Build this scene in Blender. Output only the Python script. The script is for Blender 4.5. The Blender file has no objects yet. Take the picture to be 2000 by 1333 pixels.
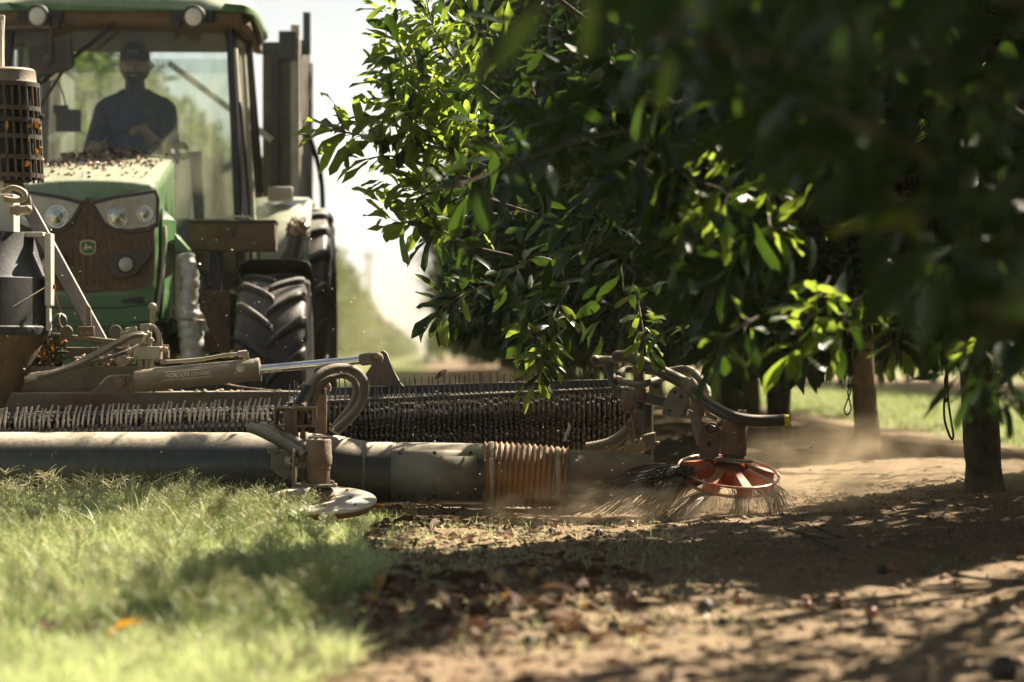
import bpy, math, random
import numpy as np
from mathutils import Vector, Matrix, Euler
from math import sin, cos, pi, radians as R, sqrt, atan2
scene = bpy.context.scene
C = scene.collection
random.seed(7); rng = np.random.default_rng(7)

# ------------------------------------------------------------------ camera, sky, sun, exposure
CAMH = 0.77; FPX = 5000.0; CX = 1000.0; HY = 690.0
cam_d = bpy.data.cameras.new('camera'); cam = bpy.data.objects.new('camera', cam_d); C.objects.link(cam)
cam.location = (0, 0, CAMH); cam.rotation_euler = (R(90), 0, 0)
cam_d.sensor_width = 36; cam_d.lens = 90; cam_d.shift_y = (HY - 666.5) / 2000.0
cam_d.clip_start = 0.1; cam_d.clip_end = 5000
cam_d.dof.use_dof = True; cam_d.dof.focus_distance = 12.0; cam_d.dof.aperture_fstop = 2.0
scene.camera = cam
SUN = Vector((0.52, 0.50, 0.72)).normalized()
world = bpy.data.worlds.new('World'); scene.world = world; world.use_nodes = True
wn = world.node_tree.nodes; wl = world.node_tree.links; wn.clear()
wo = wn.new('ShaderNodeOutputWorld'); bg = wn.new('ShaderNodeBackground')
sky = wn.new('ShaderNodeTexSky'); sky.sky_type = 'NISHITA'; sky.sun_disc = False
sky.sun_elevation = math.asin(SUN.z); sky.sun_rotation = atan2(SUN.x, SUN.y)
sky.air_density = 1.0; sky.dust_density = 1.5; sky.ozone_density = 1.0
tc = wn.new('ShaderNodeTexCoord'); mp = wn.new('ShaderNodeMapping'); mp.inputs['Scale'].default_value = (3.2, 3.2, 10)
cn = wn.new('ShaderNodeTexNoise'); cn.inputs['Scale'].default_value = 1.5; cn.inputs['Detail'].default_value = 5; cn.inputs['Roughness'].default_value = .5
cr = wn.new('ShaderNodeValToRGB'); cr.color_ramp.elements[0].position = .36; cr.color_ramp.elements[1].position = .6
cm = wn.new('ShaderNodeMix'); cm.data_type = 'RGBA'
wl.new(tc.outputs['Generated'], mp.inputs[0]); wl.new(mp.outputs[0], cn.inputs['Vector']); wl.new(cn.outputs['Fac'], cr.inputs[0])
wl.new(cr.outputs['Color'], cm.inputs['Factor']); sk = wn.new('ShaderNodeVectorMath'); sk.operation = 'MULTIPLY'; sk.inputs[1].default_value = (.77, .755, .72); wl.new(sky.outputs[0], sk.inputs[0]); wl.new(sk.outputs[0], cm.inputs['A']); bw = wn.new('ShaderNodeRGBToBW'); wl.new(sky.outputs[0], bw.inputs[0]); cs = wn.new('ShaderNodeVectorMath'); cs.operation = 'MULTIPLY'; cs.inputs[1].default_value = (.86, .88, .885)
wl.new(bw.outputs[0], cs.inputs[0]); wl.new(cs.outputs[0], cm.inputs['B'])
bg.inputs['Strength'].default_value = 0.05
wl.new(cm.outputs['Result'], bg.inputs[0]); wl.new(bg.outputs[0], wo.inputs[0])
sd = bpy.data.lights.new('sun', 'SUN'); so = bpy.data.objects.new('sun', sd); C.objects.link(so)
sd.energy = 5.0; sd.angle = R(0.55); sd.color = (1.0, 0.88, 0.70)
so.rotation_euler = SUN.to_track_quat('Z', 'Y').to_euler(); so.location = SUN * 60
scene.view_settings.view_transform = 'Standard'; scene.view_settings.look = 'None'
scene.view_settings.exposure = 1.92; scene.view_settings.gamma = 1.0
scene.render.engine = 'CYCLES'
cy = scene.cycles
cy.use_denoising = True; cy.use_adaptive_sampling = True; cy.adaptive_threshold = 0.02
cy.max_bounces = 8; cy.diffuse_bounces = 3; cy.glossy_bounces = 3; cy.transmission_bounces = 6; cy.transparent_max_bounces = 12; cy.volume_bounces = 1
cy.sample_clamp_indirect = 6; cy.caustics_reflective = False; cy.caustics_refractive = False
cy.volume_step_rate = 2; cy.volume_max_steps = 128

# ------------------------------------------------------------------ helpers
def P(px, py, Y): return Vector(((px - CX) / FPX * Y, Y, CAMH + (HY - py) / FPX * Y))
def pix(p): return CX + FPX * p[0] / p[1], HY - FPX * (p[2] - CAMH) / p[1]
def tag(o, label, cat, group=None, kind=None):
    if label: o['label'] = label
    if cat: o['category'] = cat
    if group: o['group'] = group
    if kind: o['kind'] = kind
    return o
def empty(name, loc, rz=0):
    o = bpy.data.objects.new(name, None); C.objects.link(o); o.location = loc; o.rotation_euler = (0, 0, rz); o.empty_display_size = .1; return o
def V(p): return Vector(p)
def frame(axis):
    a = Vector(axis).normalized(); t = Vector((0, 0, 1)) if abs(a.z) < .9 else Vector((1, 0, 0))
    x = t.cross(a).normalized(); y = a.cross(x); return x, y, a
def catmull(pts, n=6):
    pts = [Vector(p) for p in pts]; q = [pts[0] * 2 - pts[1]] + pts + [pts[-1] * 2 - pts[-2]]; out = []
    for i in range(1, len(q) - 2):
        for k in range(n):
            t = k / n; a, b, c, d = q[i - 1:i + 3]
            out.append(.5 * ((2 * b) + (c - a) * t + (2 * a - 5 * b + 4 * c - d) * t * t + (3 * b - a - 3 * c + d) * t ** 3))
    out.append(pts[-1]); return out
class MB:
    def __init__(s): s.v = []; s.f = []; s.mi = []
    def add(s, vs, fs, mi=0):
        o = len(s.v); s.v += [tuple(p) for p in vs]; s.f += [tuple(i + o for i in f) for f in fs]; s.mi += [mi] * len(fs); return s
    def box(s, c, d, M=None, mi=0):
        hx, hy, hz = d[0] / 2, d[1] / 2, d[2] / 2; c = Vector(c)
        vs = [Vector((x, y, z)) for x in (-hx, hx) for y in (-hy, hy) for z in (-hz, hz)]
        if M is not None: vs = [M @ p for p in vs]
        return s.add([p + c for p in vs], [(0, 1, 3, 2), (4, 6, 7, 5), (0, 4, 5, 1), (2, 3, 7, 6), (0, 2, 6, 4), (1, 5, 7, 3)], mi)
    def bar(s, p0, p1, w, h, up=(0, 0, 1), mi=0):
        p0 = Vector(p0); p1 = Vector(p1); a = (p1 - p0); L = a.length; a.normalize(); x = a.cross(Vector(up)).normalized(); y = x.cross(a)
        M = Matrix((x, a, y)).transposed(); return s.box((p0 + p1) / 2, (w, L, h), M, mi)
    def prism(s, poly, vec, mi=0):
        n = len(poly); poly = [Vector(p) for p in poly]; vec = Vector(vec); vs = poly + [p + vec for p in poly]
        nrm = Vector((0, 0, 0))
        for i in range(n): nrm += poly[i].cross(poly[(i + 1) % n])
        fl = nrm.dot(vec) > 0
        fs = [tuple(range(n)), tuple(range(2 * n - 1, n - 1, -1))] + [(i, i + n, (i + 1) % n + n, (i + 1) % n) for i in range(n)]
        if fl: fs = [tuple(reversed(f)) for f in fs]
        return s.add(vs, fs, mi)
    def tube(s, pts, r, n=10, caps=True, mi=0):
        pts = [Vector(p) for p in pts]; m = len(pts); rr = r if isinstance(r, (list, tuple)) else [r] * m
        x = None; vs = []
        for i, p in enumerate(pts):
            a = (pts[min(i + 1, m - 1)] - pts[max(i - 1, 0)]).normalized()
            if x is None: x, y, _ = frame(a)
            else: x = (x - a * x.dot(a)).normalized(); y = a.cross(x)
            for k in range(n):
                t = 2 * pi * k / n; vs.append(p + (x * cos(t) + y * sin(t)) * rr[i])
        fs = [(i * n + k, i * n + (k + 1) % n, (i + 1) * n + (k + 1) % n, (i + 1) * n + k) for i in range(m - 1) for k in range(n)]
        if caps: fs += [tuple(range(n - 1, -1, -1)), tuple(range((m - 1) * n, m * n))]
        return s.add(vs, fs, mi)
    def cyl(s, p0, p1, r0, r1=None, n=18, mi=0): return s.tube([p0, p1], [r0, r0 if r1 is None else r1], n, True, mi)
    def lathe(s, prof, o, axis, n=24, mi=0, a0=0, a1=2 * pi):
        x, y, a = frame(axis); o = Vector(o); m = len(prof); full = abs(a1 - a0 - 2 * pi) < 1e-6; nn = n if full else n + 1; vs = []
        for r, h in prof:
            for k in range(nn):
                t = a0 + (a1 - a0) * k / n; vs.append(o + a * h + (x * cos(t) + y * sin(t)) * r)
        fs = [(i * nn + k, i * nn + (k + 1) % nn, (i + 1) * nn + (k + 1) % nn, (i + 1) * nn + k) for i in range(m - 1) for k in range(n)]
        if full and prof[0][0] > 1e-5: fs.append(tuple(range(nn - 1, -1, -1)))
        if full and prof[-1][0] > 1e-5: fs.append(tuple(range((m - 1) * nn, m * nn)))
        return s.add(vs, fs, mi)
    def ball(s, c, r, nu=12, nv=8, mi=0, M=None):
        c = Vector(c); r = Vector(r) if not isinstance(r, (int, float)) else Vector((r, r, r)); vs = []
        for j in range(nv + 1):
            ph = pi * j / nv
            for i in range(nu):
                t = 2 * pi * i / nu; q = Vector((r.x * sin(ph) * cos(t), r.y * sin(ph) * sin(t), r.z * cos(ph)))
                if M is not None: q = M @ q
                vs.append(c + q)
        fs = [(j * nu + i, (j + 1) * nu + i, (j + 1) * nu + (i + 1) % nu, j * nu + (i + 1) % nu) for j in range(nv) for i in range(nu)]
        return s.add(vs, fs, mi)
    def torus(s, c, axis, Rr, r, n=32, k=8, mi=0, sx=1.0):
        x, y, a = frame(axis); c = Vector(c); vs = []
        for i in range(n):
            t = 2 * pi * i / n; d = x * cos(t) * sx + y * sin(t)
            for j in range(k):
                q = 2 * pi * j / k; vs.append(c + d * Rr + (d.normalized() * cos(q) + a * sin(q)) * r)
        fs = [(i * k + j, ((i + 1) % n) * k + j, ((i + 1) % n) * k + (j + 1) % k, i * k + (j + 1) % k) for i in range(n) for j in range(k)]
        return s.add(vs, fs, mi)
    def mesh(s, name, mats, smooth=35):
        me = bpy.data.meshes.new(name); me.from_pydata(s.v, [], s.f); 
        for m in (mats if isinstance(mats, (list, tuple)) else [mats]): me.materials.append(m)
        me.polygons.foreach_set('material_index', s.mi); me.update()
        if smooth:
            me.polygons.foreach_set('use_smooth', [True] * len(me.polygons))
            me.set_sharp_from_angle(angle=R(smooth))
        return me
    def build(s, name, mats, parent=None, org=None, bevel=0, smooth=35, fix=True):
        if org is not None: o = Vector(org); s.v = [(p[0] - o.x, p[1] - o.y, p[2] - o.z) for p in s.v]
        me = s.mesh(name, mats, smooth)
        if fix:
            import bmesh
            bm = bmesh.new(); bm.from_mesh(me); bmesh.ops.recalc_face_normals(bm, faces=bm.faces); bm.to_mesh(me); bm.free()
            if smooth: me.set_sharp_from_angle(angle=R(smooth))
        ob = bpy.data.objects.new(name, me); C.objects.link(ob)
        if parent is not None: ob.parent = parent
        if bevel:
            b = ob.modifiers.new('bevel', 'BEVEL'); b.width = bevel; b.segments = 2; b.limit_method = 'ANGLE'; b.angle_limit = R(40); b.harden_normals = False
        return ob
def inst(name, me, parent, loc=(0, 0, 0), M=None):
    o = bpy.data.objects.new(name, me); C.objects.link(o)
    if parent is not None: o.parent = parent
    if M is not None: o.matrix_local = M
    else: o.location = loc
    return o
def arrmesh(name, verts, faces_tri_or_quad, mats, smooth=True):
    """fast mesh from numpy arrays; faces: list of (M,k) int arrays"""
    me = bpy.data.meshes.new(name); me.vertices.add(len(verts)); me.vertices.foreach_set('co', np.asarray(verts, np.float32).ravel())
    loops = np.concatenate([f.ravel() for f in faces_tri_or_quad]).astype(np.int32)
    tot = np.concatenate([np.full(len(f), f.shape[1], np.int32) for f in faces_tri_or_quad]); st = np.concatenate([[0], np.cumsum(tot)[:-1]]).astype(np.int32)
    me.loops.add(len(loops)); me.loops.foreach_set('vertex_index', loops); me.polygons.add(len(tot)); me.polygons.foreach_set('loop_start', st); me.polygons.foreach_set('loop_total', tot)
    if smooth: me.polygons.foreach_set('use_smooth', np.ones(len(tot), bool))
    for m in (mats if isinstance(mats, (list, tuple)) else [mats]): me.materials.append(m)
    me.update(calc_edges=True); return me
def vattr(me, name, vals):
    a = me.attributes.new(name, 'FLOAT', 'POINT'); a.data.foreach_set('value', np.asarray(vals, np.float32))

# ------------------------------------------------------------------ materials
def nt(name):
    m = bpy.data.materials.new(name); m.use_nodes = True; n = m.node_tree.nodes; l = m.node_tree.links
    return m, n, l, n['Principled BSDF'], n['Material Output']
def rgb(c): return (c[0], c[1], c[2], 1)
DUST = (.54, .44, .30)
def mat(name, col, rough=.55, metal=0., col2=None, scale=9., lo=.42, hi=.62, bump=0., bscale=70., dust=0., dcol=DUST, coat=0., spec=.5, dscale=14, side=.25, dlo=0., dhi=.75):
    m, n, l, b, o = nt(name)
    t = n.new('ShaderNodeTexCoord'); src = None
    b.inputs['Roughness'].default_value = rough; b.inputs['Metallic'].default_value = metal; b.inputs['Base Color'].default_value = rgb(col)
    b.inputs['Specular IOR Level'].default_value = spec
    if coat: b.inputs['Coat Weight'].default_value = coat; b.inputs['Coat Roughness'].default_value = .15
    if col2 is not None:
        z = n.new('ShaderNodeTexNoise'); z.inputs['Scale'].default_value = scale; z.inputs['Detail'].default_value = 6; z.inputs['Roughness'].default_value = .65
        l.new(t.outputs['Object'], z.inputs['Vector'])
        r = n.new('ShaderNodeMapRange'); r.inputs[1].default_value = lo; r.inputs[2].default_value = hi; l.new(z.outputs['Fac'], r.inputs[0])
        x = n.new('ShaderNodeMix'); x.data_type = 'RGBA'; x.inputs['A'].default_value = rgb(col); x.inputs['B'].default_value = rgb(col2)
        l.new(r.outputs[0], x.inputs['Factor']); src = x.outputs['Result']
    if dust:
        g = n.new('ShaderNodeNewGeometry'); sp = n.new('ShaderNodeSeparateXYZ'); l.new(g.outputs['Normal'], sp.inputs[0])
        mr = n.new('ShaderNodeMapRange'); mr.inputs[1].default_value = dlo; mr.inputs[2].default_value = dhi; mr.inputs[3].default_value = side; mr.inputs[4].default_value = 1.; l.new(sp.outputs['Z'], mr.inputs[0])
        z = n.new('ShaderNodeTexNoise'); z.inputs['Scale'].default_value = dscale; z.inputs['Detail'].default_value = 8; z.inputs['Roughness'].default_value = .7; l.new(t.outputs['Object'], z.inputs['Vector'])
        m2 = n.new('ShaderNodeMapRange'); m2.inputs[1].default_value = .32; m2.inputs[2].default_value = .68; m2.inputs[3].default_value = .45; m2.inputs[4].default_value = 1.; l.new(z.outputs['Fac'], m2.inputs[0])
        mu = n.new('ShaderNodeMath'); mu.operation = 'MULTIPLY'; l.new(mr.outputs[0], mu.inputs[0]); l.new(m2.outputs[0], mu.inputs[1])
        mv = n.new('ShaderNodeMath'); mv.operation = 'MULTIPLY'; mv.use_clamp = True; mv.inputs[1].default_value = dust; l.new(mu.outputs[0], mv.inputs[0])
        x = n.new('ShaderNodeMix'); x.data_type = 'RGBA'; l.new(mv.outputs[0], x.inputs['Factor']); x.inputs['B'].default_value = rgb(dcol)
        if src: l.new(src, x.inputs['A'])
        else: x.inputs['A'].default_value = rgb(col)
        src = x.outputs['Result']
        rr = n.new('ShaderNodeMapRange'); rr.inputs[3].default_value = rough; rr.inputs[4].default_value = .9; l.new(mv.outputs[0], rr.inputs[0]); l.new(rr.outputs[0], b.inputs['Roughness'])
        if metal:
            rm = n.new('ShaderNodeMapRange'); rm.inputs[3].default_value = metal; rm.inputs[4].default_value = 0; l.new(mv.outputs[0], rm.inputs[0]); l.new(rm.outputs[0], b.inputs['Metallic'])
    if src: l.new(src, b.inputs['Base Color'])
    if bump:
        z = n.new('ShaderNodeTexNoise'); z.inputs['Scale'].default_value = bscale; z.inputs['Detail'].default_value = 5; l.new(t.outputs['Object'], z.inputs['Vector'])
        bp = n.new('ShaderNodeBump'); bp.inputs['Strength'].default_value = bump; bp.inputs['Distance'].default_value = .01; l.new(z.outputs['Fac'], bp.inputs['Height']); l.new(bp.outputs[0], b.inputs['Normal'])
    return m
def leafmat(name, c0, c1, tr, tfac=.4, rough=.38, back=None, spec=.5):
    m, n, l, b, o = nt(name)
    a = n.new('ShaderNodeAttribute'); a.attribute_name = 'tone'; oi = n.new('ShaderNodeObjectInfo')
    ad = n.new('ShaderNodeMath'); ad.operation = 'ADD'; l.new(a.outputs['Fac'], ad.inputs[0])
    ml = n.new('ShaderNodeMath'); ml.operation = 'MULTIPLY'; ml.inputs[1].default_value = .6; l.new(oi.outputs['Random'], ml.inputs[0]); l.new(ml.outputs[0], ad.inputs[1])
    x = n.new('ShaderNodeMix'); x.data_type = 'RGBA'; x.inputs['A'].default_value = rgb(c0); x.inputs['B'].default_value = rgb(c1); l.new(ad.outputs[0], x.inputs['Factor']); x.clamp_factor = True
    l.new(x.outputs['Result'], b.inputs['Base Color']); b.inputs['Roughness'].default_value = rough; b.inputs['Specular IOR Level'].default_value = spec
    t = n.new('ShaderNodeBsdfTranslucent'); t.inputs[0].default_value = rgb(tr)
    y = n.new('ShaderNodeMixShader'); y.inputs[0].default_value = tfac; l.new(b.outputs[0], y.inputs[1]); l.new(t.outputs[0], y.inputs[2]); l.new(y.outputs[0], o.inputs[0])
    return m
M = {}
M['leaf'] = leafmat('leaf', (.012, .028, .012), (.025, .050, .017), (.075, .145, .012), .25, .36, spec=.25)
M['leaf_sunlit'] = leafmat('leaf_sunlit', (.045, .085, .018), (.085, .13, .028), (.36, .48, .05), .48, .35, spec=.35)  # brighter leaf copy, with the glow of sunlit sprays put in its colour
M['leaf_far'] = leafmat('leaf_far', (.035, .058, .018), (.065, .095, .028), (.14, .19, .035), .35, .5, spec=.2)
M['grass'] = leafmat('grass', (.10, .19, .04), (.60, .62, .34), (.66, .74, .32), .42, .38)
M['grass_far'] = leafmat('grass_far', (.09, .13, .04), (.20, .22, .09), (.30, .36, .13), .5, .5)
M['grass_seed'] = leafmat('grass_seed', (.55, .53, .36), (.55, .42, .30), (.75, .70, .48), .5, .6)
M['dry_leaf'] = leafmat('dry_leaf', (.070, .042, .030), (.18, .125, .085), (.2, .1, .05), .2, .7, spec=.12)
M['dry_yellow'] = leafmat('dry_yellow', (.42, .24, .035), (.34, .13, .03), (.6, .3, .03), .35, .5)
M['bark'] = mat('bark', (.045, .040, .022), .9, 0, (.085, .072, .036), 14, bump=.9, bscale=45)
M['bark_moss'] = mat('bark_moss', (.05, .048, .024), .9, 0, (.11, .075, .03), 10, bump=.9, bscale=45)
M['twig'] = mat('twig', (.075, .055, .032), .8, 0, (.11, .085, .05), 20)
M['green'] = mat('green_paint', (.030, .14, .034), .32, 0, (.045, .16, .045), 5, dust=.80, coat=.8, dcol=(.60, .55, .41), side=.15)
M['green_clean'] = mat('green_paint_lower', (.020, .125, .026), .34, 0, (.022, .115, .026), 6, dust=.22, coat=.3)
M['black'] = mat('black_plastic', (.016, .017, .019), .5, 0, (.03, .03, .03), 10, dust=.28)
M['blackclean'] = mat('black_trim', (.012, .012, .013), .4)
M['rubber'] = mat('tyre_rubber', (.014, .015, .018), .5, 0, (.024, .024, .025), 9, dust=.42, dcol=(.40, .34, .26), bump=.15, side=.03, dlo=.25, dhi=.9)
M['grille'] = mat('dusty_grille', (.125, .078, .048), .9, 0, (.065, .043, .028), 26, dust=.25, bump=.4, bscale=90)
M['rust'] = mat('rusty_steel', (.12, .066, .036), .8, .0, (.06, .036, .024), 13, dust=.5, bump=.3)
M['steel'] = mat('dusty_steel', (.075, .065, .052), .55, .35, (.045, .040, .036), 10, dust=.85, bump=.15, side=.24)
M['darksteel'] = mat('dark_blue_steel', (.022, .027, .033), .42, .2, (.035, .04, .045), 7, dust=.7, bump=.1, side=.08, dscale=30, dlo=.3, dhi=.9)
M['drum'] = mat('drum_steel', (.015, .019, .024), .62, .1, (.034, .038, .042), 7, dust=.06, bump=.1, side=.3, dscale=9)
M['cage'] = mat('cage_steel', (.035, .026, .021), .7, .1, (.06, .045, .035), 14, dust=.35, side=.15)
M['pipe'] = mat('painted_pipe', (.012, .020, .027), .36, .1, (.050, .044, .034), 22, lo=.45, hi=.75, dust=1.1, bump=.1, side=.07, dscale=42, dlo=.50, dhi=.88, dcol=(.58, .49, .36))
M['strut'] = mat('grey_blue_steel', (.14, .14, .165), .45, .4, (.10, .10, .11), 10, dust=.6, side=.2)
M['pale'] = mat('pale_painted_metal', (.55, .52, .45), .5, 0, (.45, .40, .32), 9, dust=.5, dcol=(.55, .47, .36))
M['chrome'] = mat('chrome_rod', (.75, .75, .75), .12, 1., (.6, .58, .52), 15, dust=.12)
M['tine'] = mat('spring_steel_tine', (.46, .42, .35), .45, .3, (.26, .23, .19), 20, dust=.35, dcol=(.5, .43, .32))
M['tine_dark'] = mat('grey_steel_tine', (.13, .135, .15), .35, .6, (.07, .07, .075), 20, dust=.06)
M['disc'] = mat('black_rubber_disc', (.012, .012, .013), .45, 0, (.02, .019, .018), 15, dust=.06)
M['stud'] = mat('worn_stud', (.34, .31, .27), .3, .6)
M['hose'] = mat('rubber_hose', (.045, .042, .038), .55, 0, (.055, .048, .04), 25, dust=.6, bump=.2, side=.14)
M['hosefit'] = mat('hose_fitting', (.30, .27, .21), .45, .6, (.22, .18, .13), 20, dust=.6)
M['duct'] = mat('taped_duct', (.46, .45, .42), .42, .35, (.33, .31, .27), 10, dust=.35, bump=.6, bscale=35)
M['amber'] = mat('amber_bellows', (.30, .135, .030), .42, 0, (.20, .095, .028), 12, dust=.6, dcol=(.28, .20, .12), side=.22)
M['orange'] = mat('orange_paint', (.62, .105, .022), .5, 0, (.36, .07, .022), 20, dust=.5, side=.22, dscale=26)
M['wire'] = mat('worn_ring', (.50, .38, .30), .35, .6, (.5, .14, .05), 12)
M['bristle'] = mat('steel_bristle', (.022, .021, .020), .45, .3, (.07, .06, .05), 30)
M['plate'] = mat('zinc_plate', (.17, .18, .155), .5, .4, (.12, .12, .10), 14, dust=.6, side=.12, bump=.05, dscale=24)
M['cream'] = mat('cream_panel', (.62, .59, .50), .55, 0, (.5, .46, .38), 6, dust=.3)
M['yellow'] = mat('yellow_tape', (.75, .62, .02), .5)
M['yrim'] = mat('yellow_rim', (.62, .33, .02), .5, 0, (.5, .26, .03), 8, dust=.2)
M['lens'] = mat('lamp_lens', (.42, .40, .33), .16, 0., (.34, .31, .25), 10, coat=.6)
M['reflector'] = mat('lamp_reflector', (.55, .55, .5), .14, .8)
M['lampglow'] = mat('work_lamp_face', (.62, .60, .55), .25)
M['red'] = mat('red_plastic', (.55, .04, .02), .4)
M['white'] = mat('white_print', (.62, .60, .54), .6, 0, (.40, .36, .30), 30)
M['emblem_g'] = mat('emblem_green', (.02, .10, .035), .4)
M['emblem_y'] = mat('emblem_cream', (.62, .56, .36), .5)
M['husk'] = mat('nut_husk', (.42, .33, .24), .7, 0, (.16, .09, .05), 30)
M['nut'] = mat('nut_shell', (.32, .12, .045), .25, 0, (.12, .045, .02), 25, coat=.5)
M['nut_dark'] = mat('nut_husk_dark', (.03, .022, .02), .6, 0, (.05, .045, .03), 30)
M['seatcloth'] = mat('seat_cloth', (.03, .03, .032), .9)
M['shirt'] = mat('navy_shirt', (.022, .045, .105), .9, 0, (.032, .06, .13), 20, bump=.3, bscale=30)
M['skin'] = mat('skin', (.46, .27, .19), .55)
M['beard'] = mat('beard_hair', (.045, .03, .022), .8, bump=.8, bscale=150)
M['cap'] = mat('navy_cap', (.012, .022, .05), .85)
M['jeans'] = mat('work_trousers', (.03, .075, .085), .9, 0, (.04, .10, .11), 18)
M['cable'] = mat('black_cable', (.02, .018, .015), .5)
# glass with a wiper-swept dust film, made paler to stand for reflected sky
def glassmat(name, tint, film, refl=.9):
    m, n, l, b, o = nt(name); n.remove(b)
    tr = n.new('ShaderNodeBsdfTransparent'); tr.inputs[0].default_value = rgb(tint)
    gl = n.new('ShaderNodeBsdfGlossy'); gl.inputs['Roughness'].default_value = .03
    fr = n.new('ShaderNodeFresnel'); fr.inputs[0].default_value = 1.5
    fm = n.new('ShaderNodeMath'); fm.operation = 'MULTIPLY'; fm.inputs[1].default_value = refl; l.new(fr.outputs[0], fm.inputs[0])
    mx = n.new('ShaderNodeMixShader'); l.new(fm.outputs[0], mx.inputs[0]); l.new(tr.outputs[0], mx.inputs[1]); l.new(gl.outputs[0], mx.inputs[2])
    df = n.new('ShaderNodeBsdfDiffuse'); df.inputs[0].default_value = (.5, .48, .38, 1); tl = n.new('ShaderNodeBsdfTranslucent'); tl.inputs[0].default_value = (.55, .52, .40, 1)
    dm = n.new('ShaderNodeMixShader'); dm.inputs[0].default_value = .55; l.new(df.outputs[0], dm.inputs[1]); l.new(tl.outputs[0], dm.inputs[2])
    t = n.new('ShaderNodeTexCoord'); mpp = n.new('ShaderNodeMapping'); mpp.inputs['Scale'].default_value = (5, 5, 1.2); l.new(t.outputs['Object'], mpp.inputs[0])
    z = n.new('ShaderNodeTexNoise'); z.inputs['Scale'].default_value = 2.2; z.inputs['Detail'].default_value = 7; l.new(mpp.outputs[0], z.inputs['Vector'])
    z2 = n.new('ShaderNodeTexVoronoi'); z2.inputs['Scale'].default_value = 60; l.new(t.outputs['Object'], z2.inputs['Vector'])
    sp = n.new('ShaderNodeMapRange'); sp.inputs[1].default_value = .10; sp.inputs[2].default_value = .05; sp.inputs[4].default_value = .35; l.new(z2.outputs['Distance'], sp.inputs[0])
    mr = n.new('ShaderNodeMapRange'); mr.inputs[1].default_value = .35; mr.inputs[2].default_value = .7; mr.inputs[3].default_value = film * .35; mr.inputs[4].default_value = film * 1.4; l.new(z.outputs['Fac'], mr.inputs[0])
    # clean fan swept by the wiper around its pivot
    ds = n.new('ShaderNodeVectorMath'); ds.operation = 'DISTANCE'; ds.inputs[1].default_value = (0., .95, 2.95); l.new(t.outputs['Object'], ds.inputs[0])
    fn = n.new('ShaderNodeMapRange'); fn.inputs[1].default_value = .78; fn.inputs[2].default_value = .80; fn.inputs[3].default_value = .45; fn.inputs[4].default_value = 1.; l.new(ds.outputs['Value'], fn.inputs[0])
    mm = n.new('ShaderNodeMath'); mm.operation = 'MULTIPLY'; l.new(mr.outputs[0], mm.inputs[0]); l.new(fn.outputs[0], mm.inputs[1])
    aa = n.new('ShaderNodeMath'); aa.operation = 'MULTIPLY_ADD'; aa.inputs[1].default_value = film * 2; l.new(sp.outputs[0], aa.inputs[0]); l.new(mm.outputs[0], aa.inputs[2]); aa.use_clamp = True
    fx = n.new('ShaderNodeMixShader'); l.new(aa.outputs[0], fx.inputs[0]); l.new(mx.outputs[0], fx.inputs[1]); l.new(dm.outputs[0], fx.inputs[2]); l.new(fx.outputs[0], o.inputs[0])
    return m
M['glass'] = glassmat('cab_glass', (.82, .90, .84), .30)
# ------------------------------------------------------------------ numeric noise
def vnoise(x, y, seed=0):
    xi = np.floor(x).astype(np.int64); yi = np.floor(y).astype(np.int64); fx = x - xi; fy = y - yi
    fx = fx * fx * (3 - 2 * fx); fy = fy * fy * (3 - 2 * fy)
    def h(a, b):
        n = (a * 374761393 + b * 668265263 + seed * 974634777) & 0x7fffffff
        n = ((n ^ (n >> 13)) * 1274126177) & 0x7fffffff
        return ((n ^ (n >> 16)) & 0xffff) / 65535.0
    return (h(xi, yi) * (1 - fx) + h(xi + 1, yi) * fx) * (1 - fy) + (h(xi, yi + 1) * (1 - fx) + h(xi + 1, yi + 1) * fx) * fy
def fbm(x, y, o=4, seed=0):
    s = 0; a = .5
    for i in range(o): s = s + a * (vnoise(x, y, seed + i) - .5); x = x * 2.03 + 11.3; y = y * 2.03 + 5.7; a *= .5
    return s
SL = 0.032                       # the rows run along (-SL, 1)
ROW = 2.74
def gz(x, y):
    x = np.asarray(x, float); y = np.asarray(y, float); x0 = x + SL * y
    z = .10 * np.exp(-((x0 - ROW - .15) / 1.15) ** 2) + .05 * fbm(x * .7, y * .7, 3, 3)
    near = np.exp(-np.maximum(y - 16, 0) / 8)
    return z + near * (.034 * fbm(x * 5, y * 5, 3, 9) + .016 * fbm(x * 19, y * 19, 2, 21))
def grassy(x, y):
    x0 = x + SL * y + .28 * fbm(x * 2.2, y * 2.2, 3, 31) * 2
    return (x0 < -.27) | (x0 > 4.75)
def spaced(a, b, s): return np.arange(a, b, s)
gx = np.concatenate([-np.geomspace(4, 600, 40)[::-1], spaced(-3.97, 5, .035), np.geomspace(5.05, 600, 44)])
gy = np.concatenate([spaced(-6, 4.5, .5), spaced(4.5, 15, .04), 15 + np.geomspace(.06, 1500, 90)])
GX, GY = np.meshgrid(gx, gy); GZ = gz(GX, GY)
nxg, nyg = len(gx), len(gy); idx = np.arange(nxg * nyg).reshape(nyg, nxg)
fq = np.stack([idx[:-1, :-1], idx[:-1, 1:], idx[1:, 1:], idx[1:, :-1]], -1).reshape(-1, 4)
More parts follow.
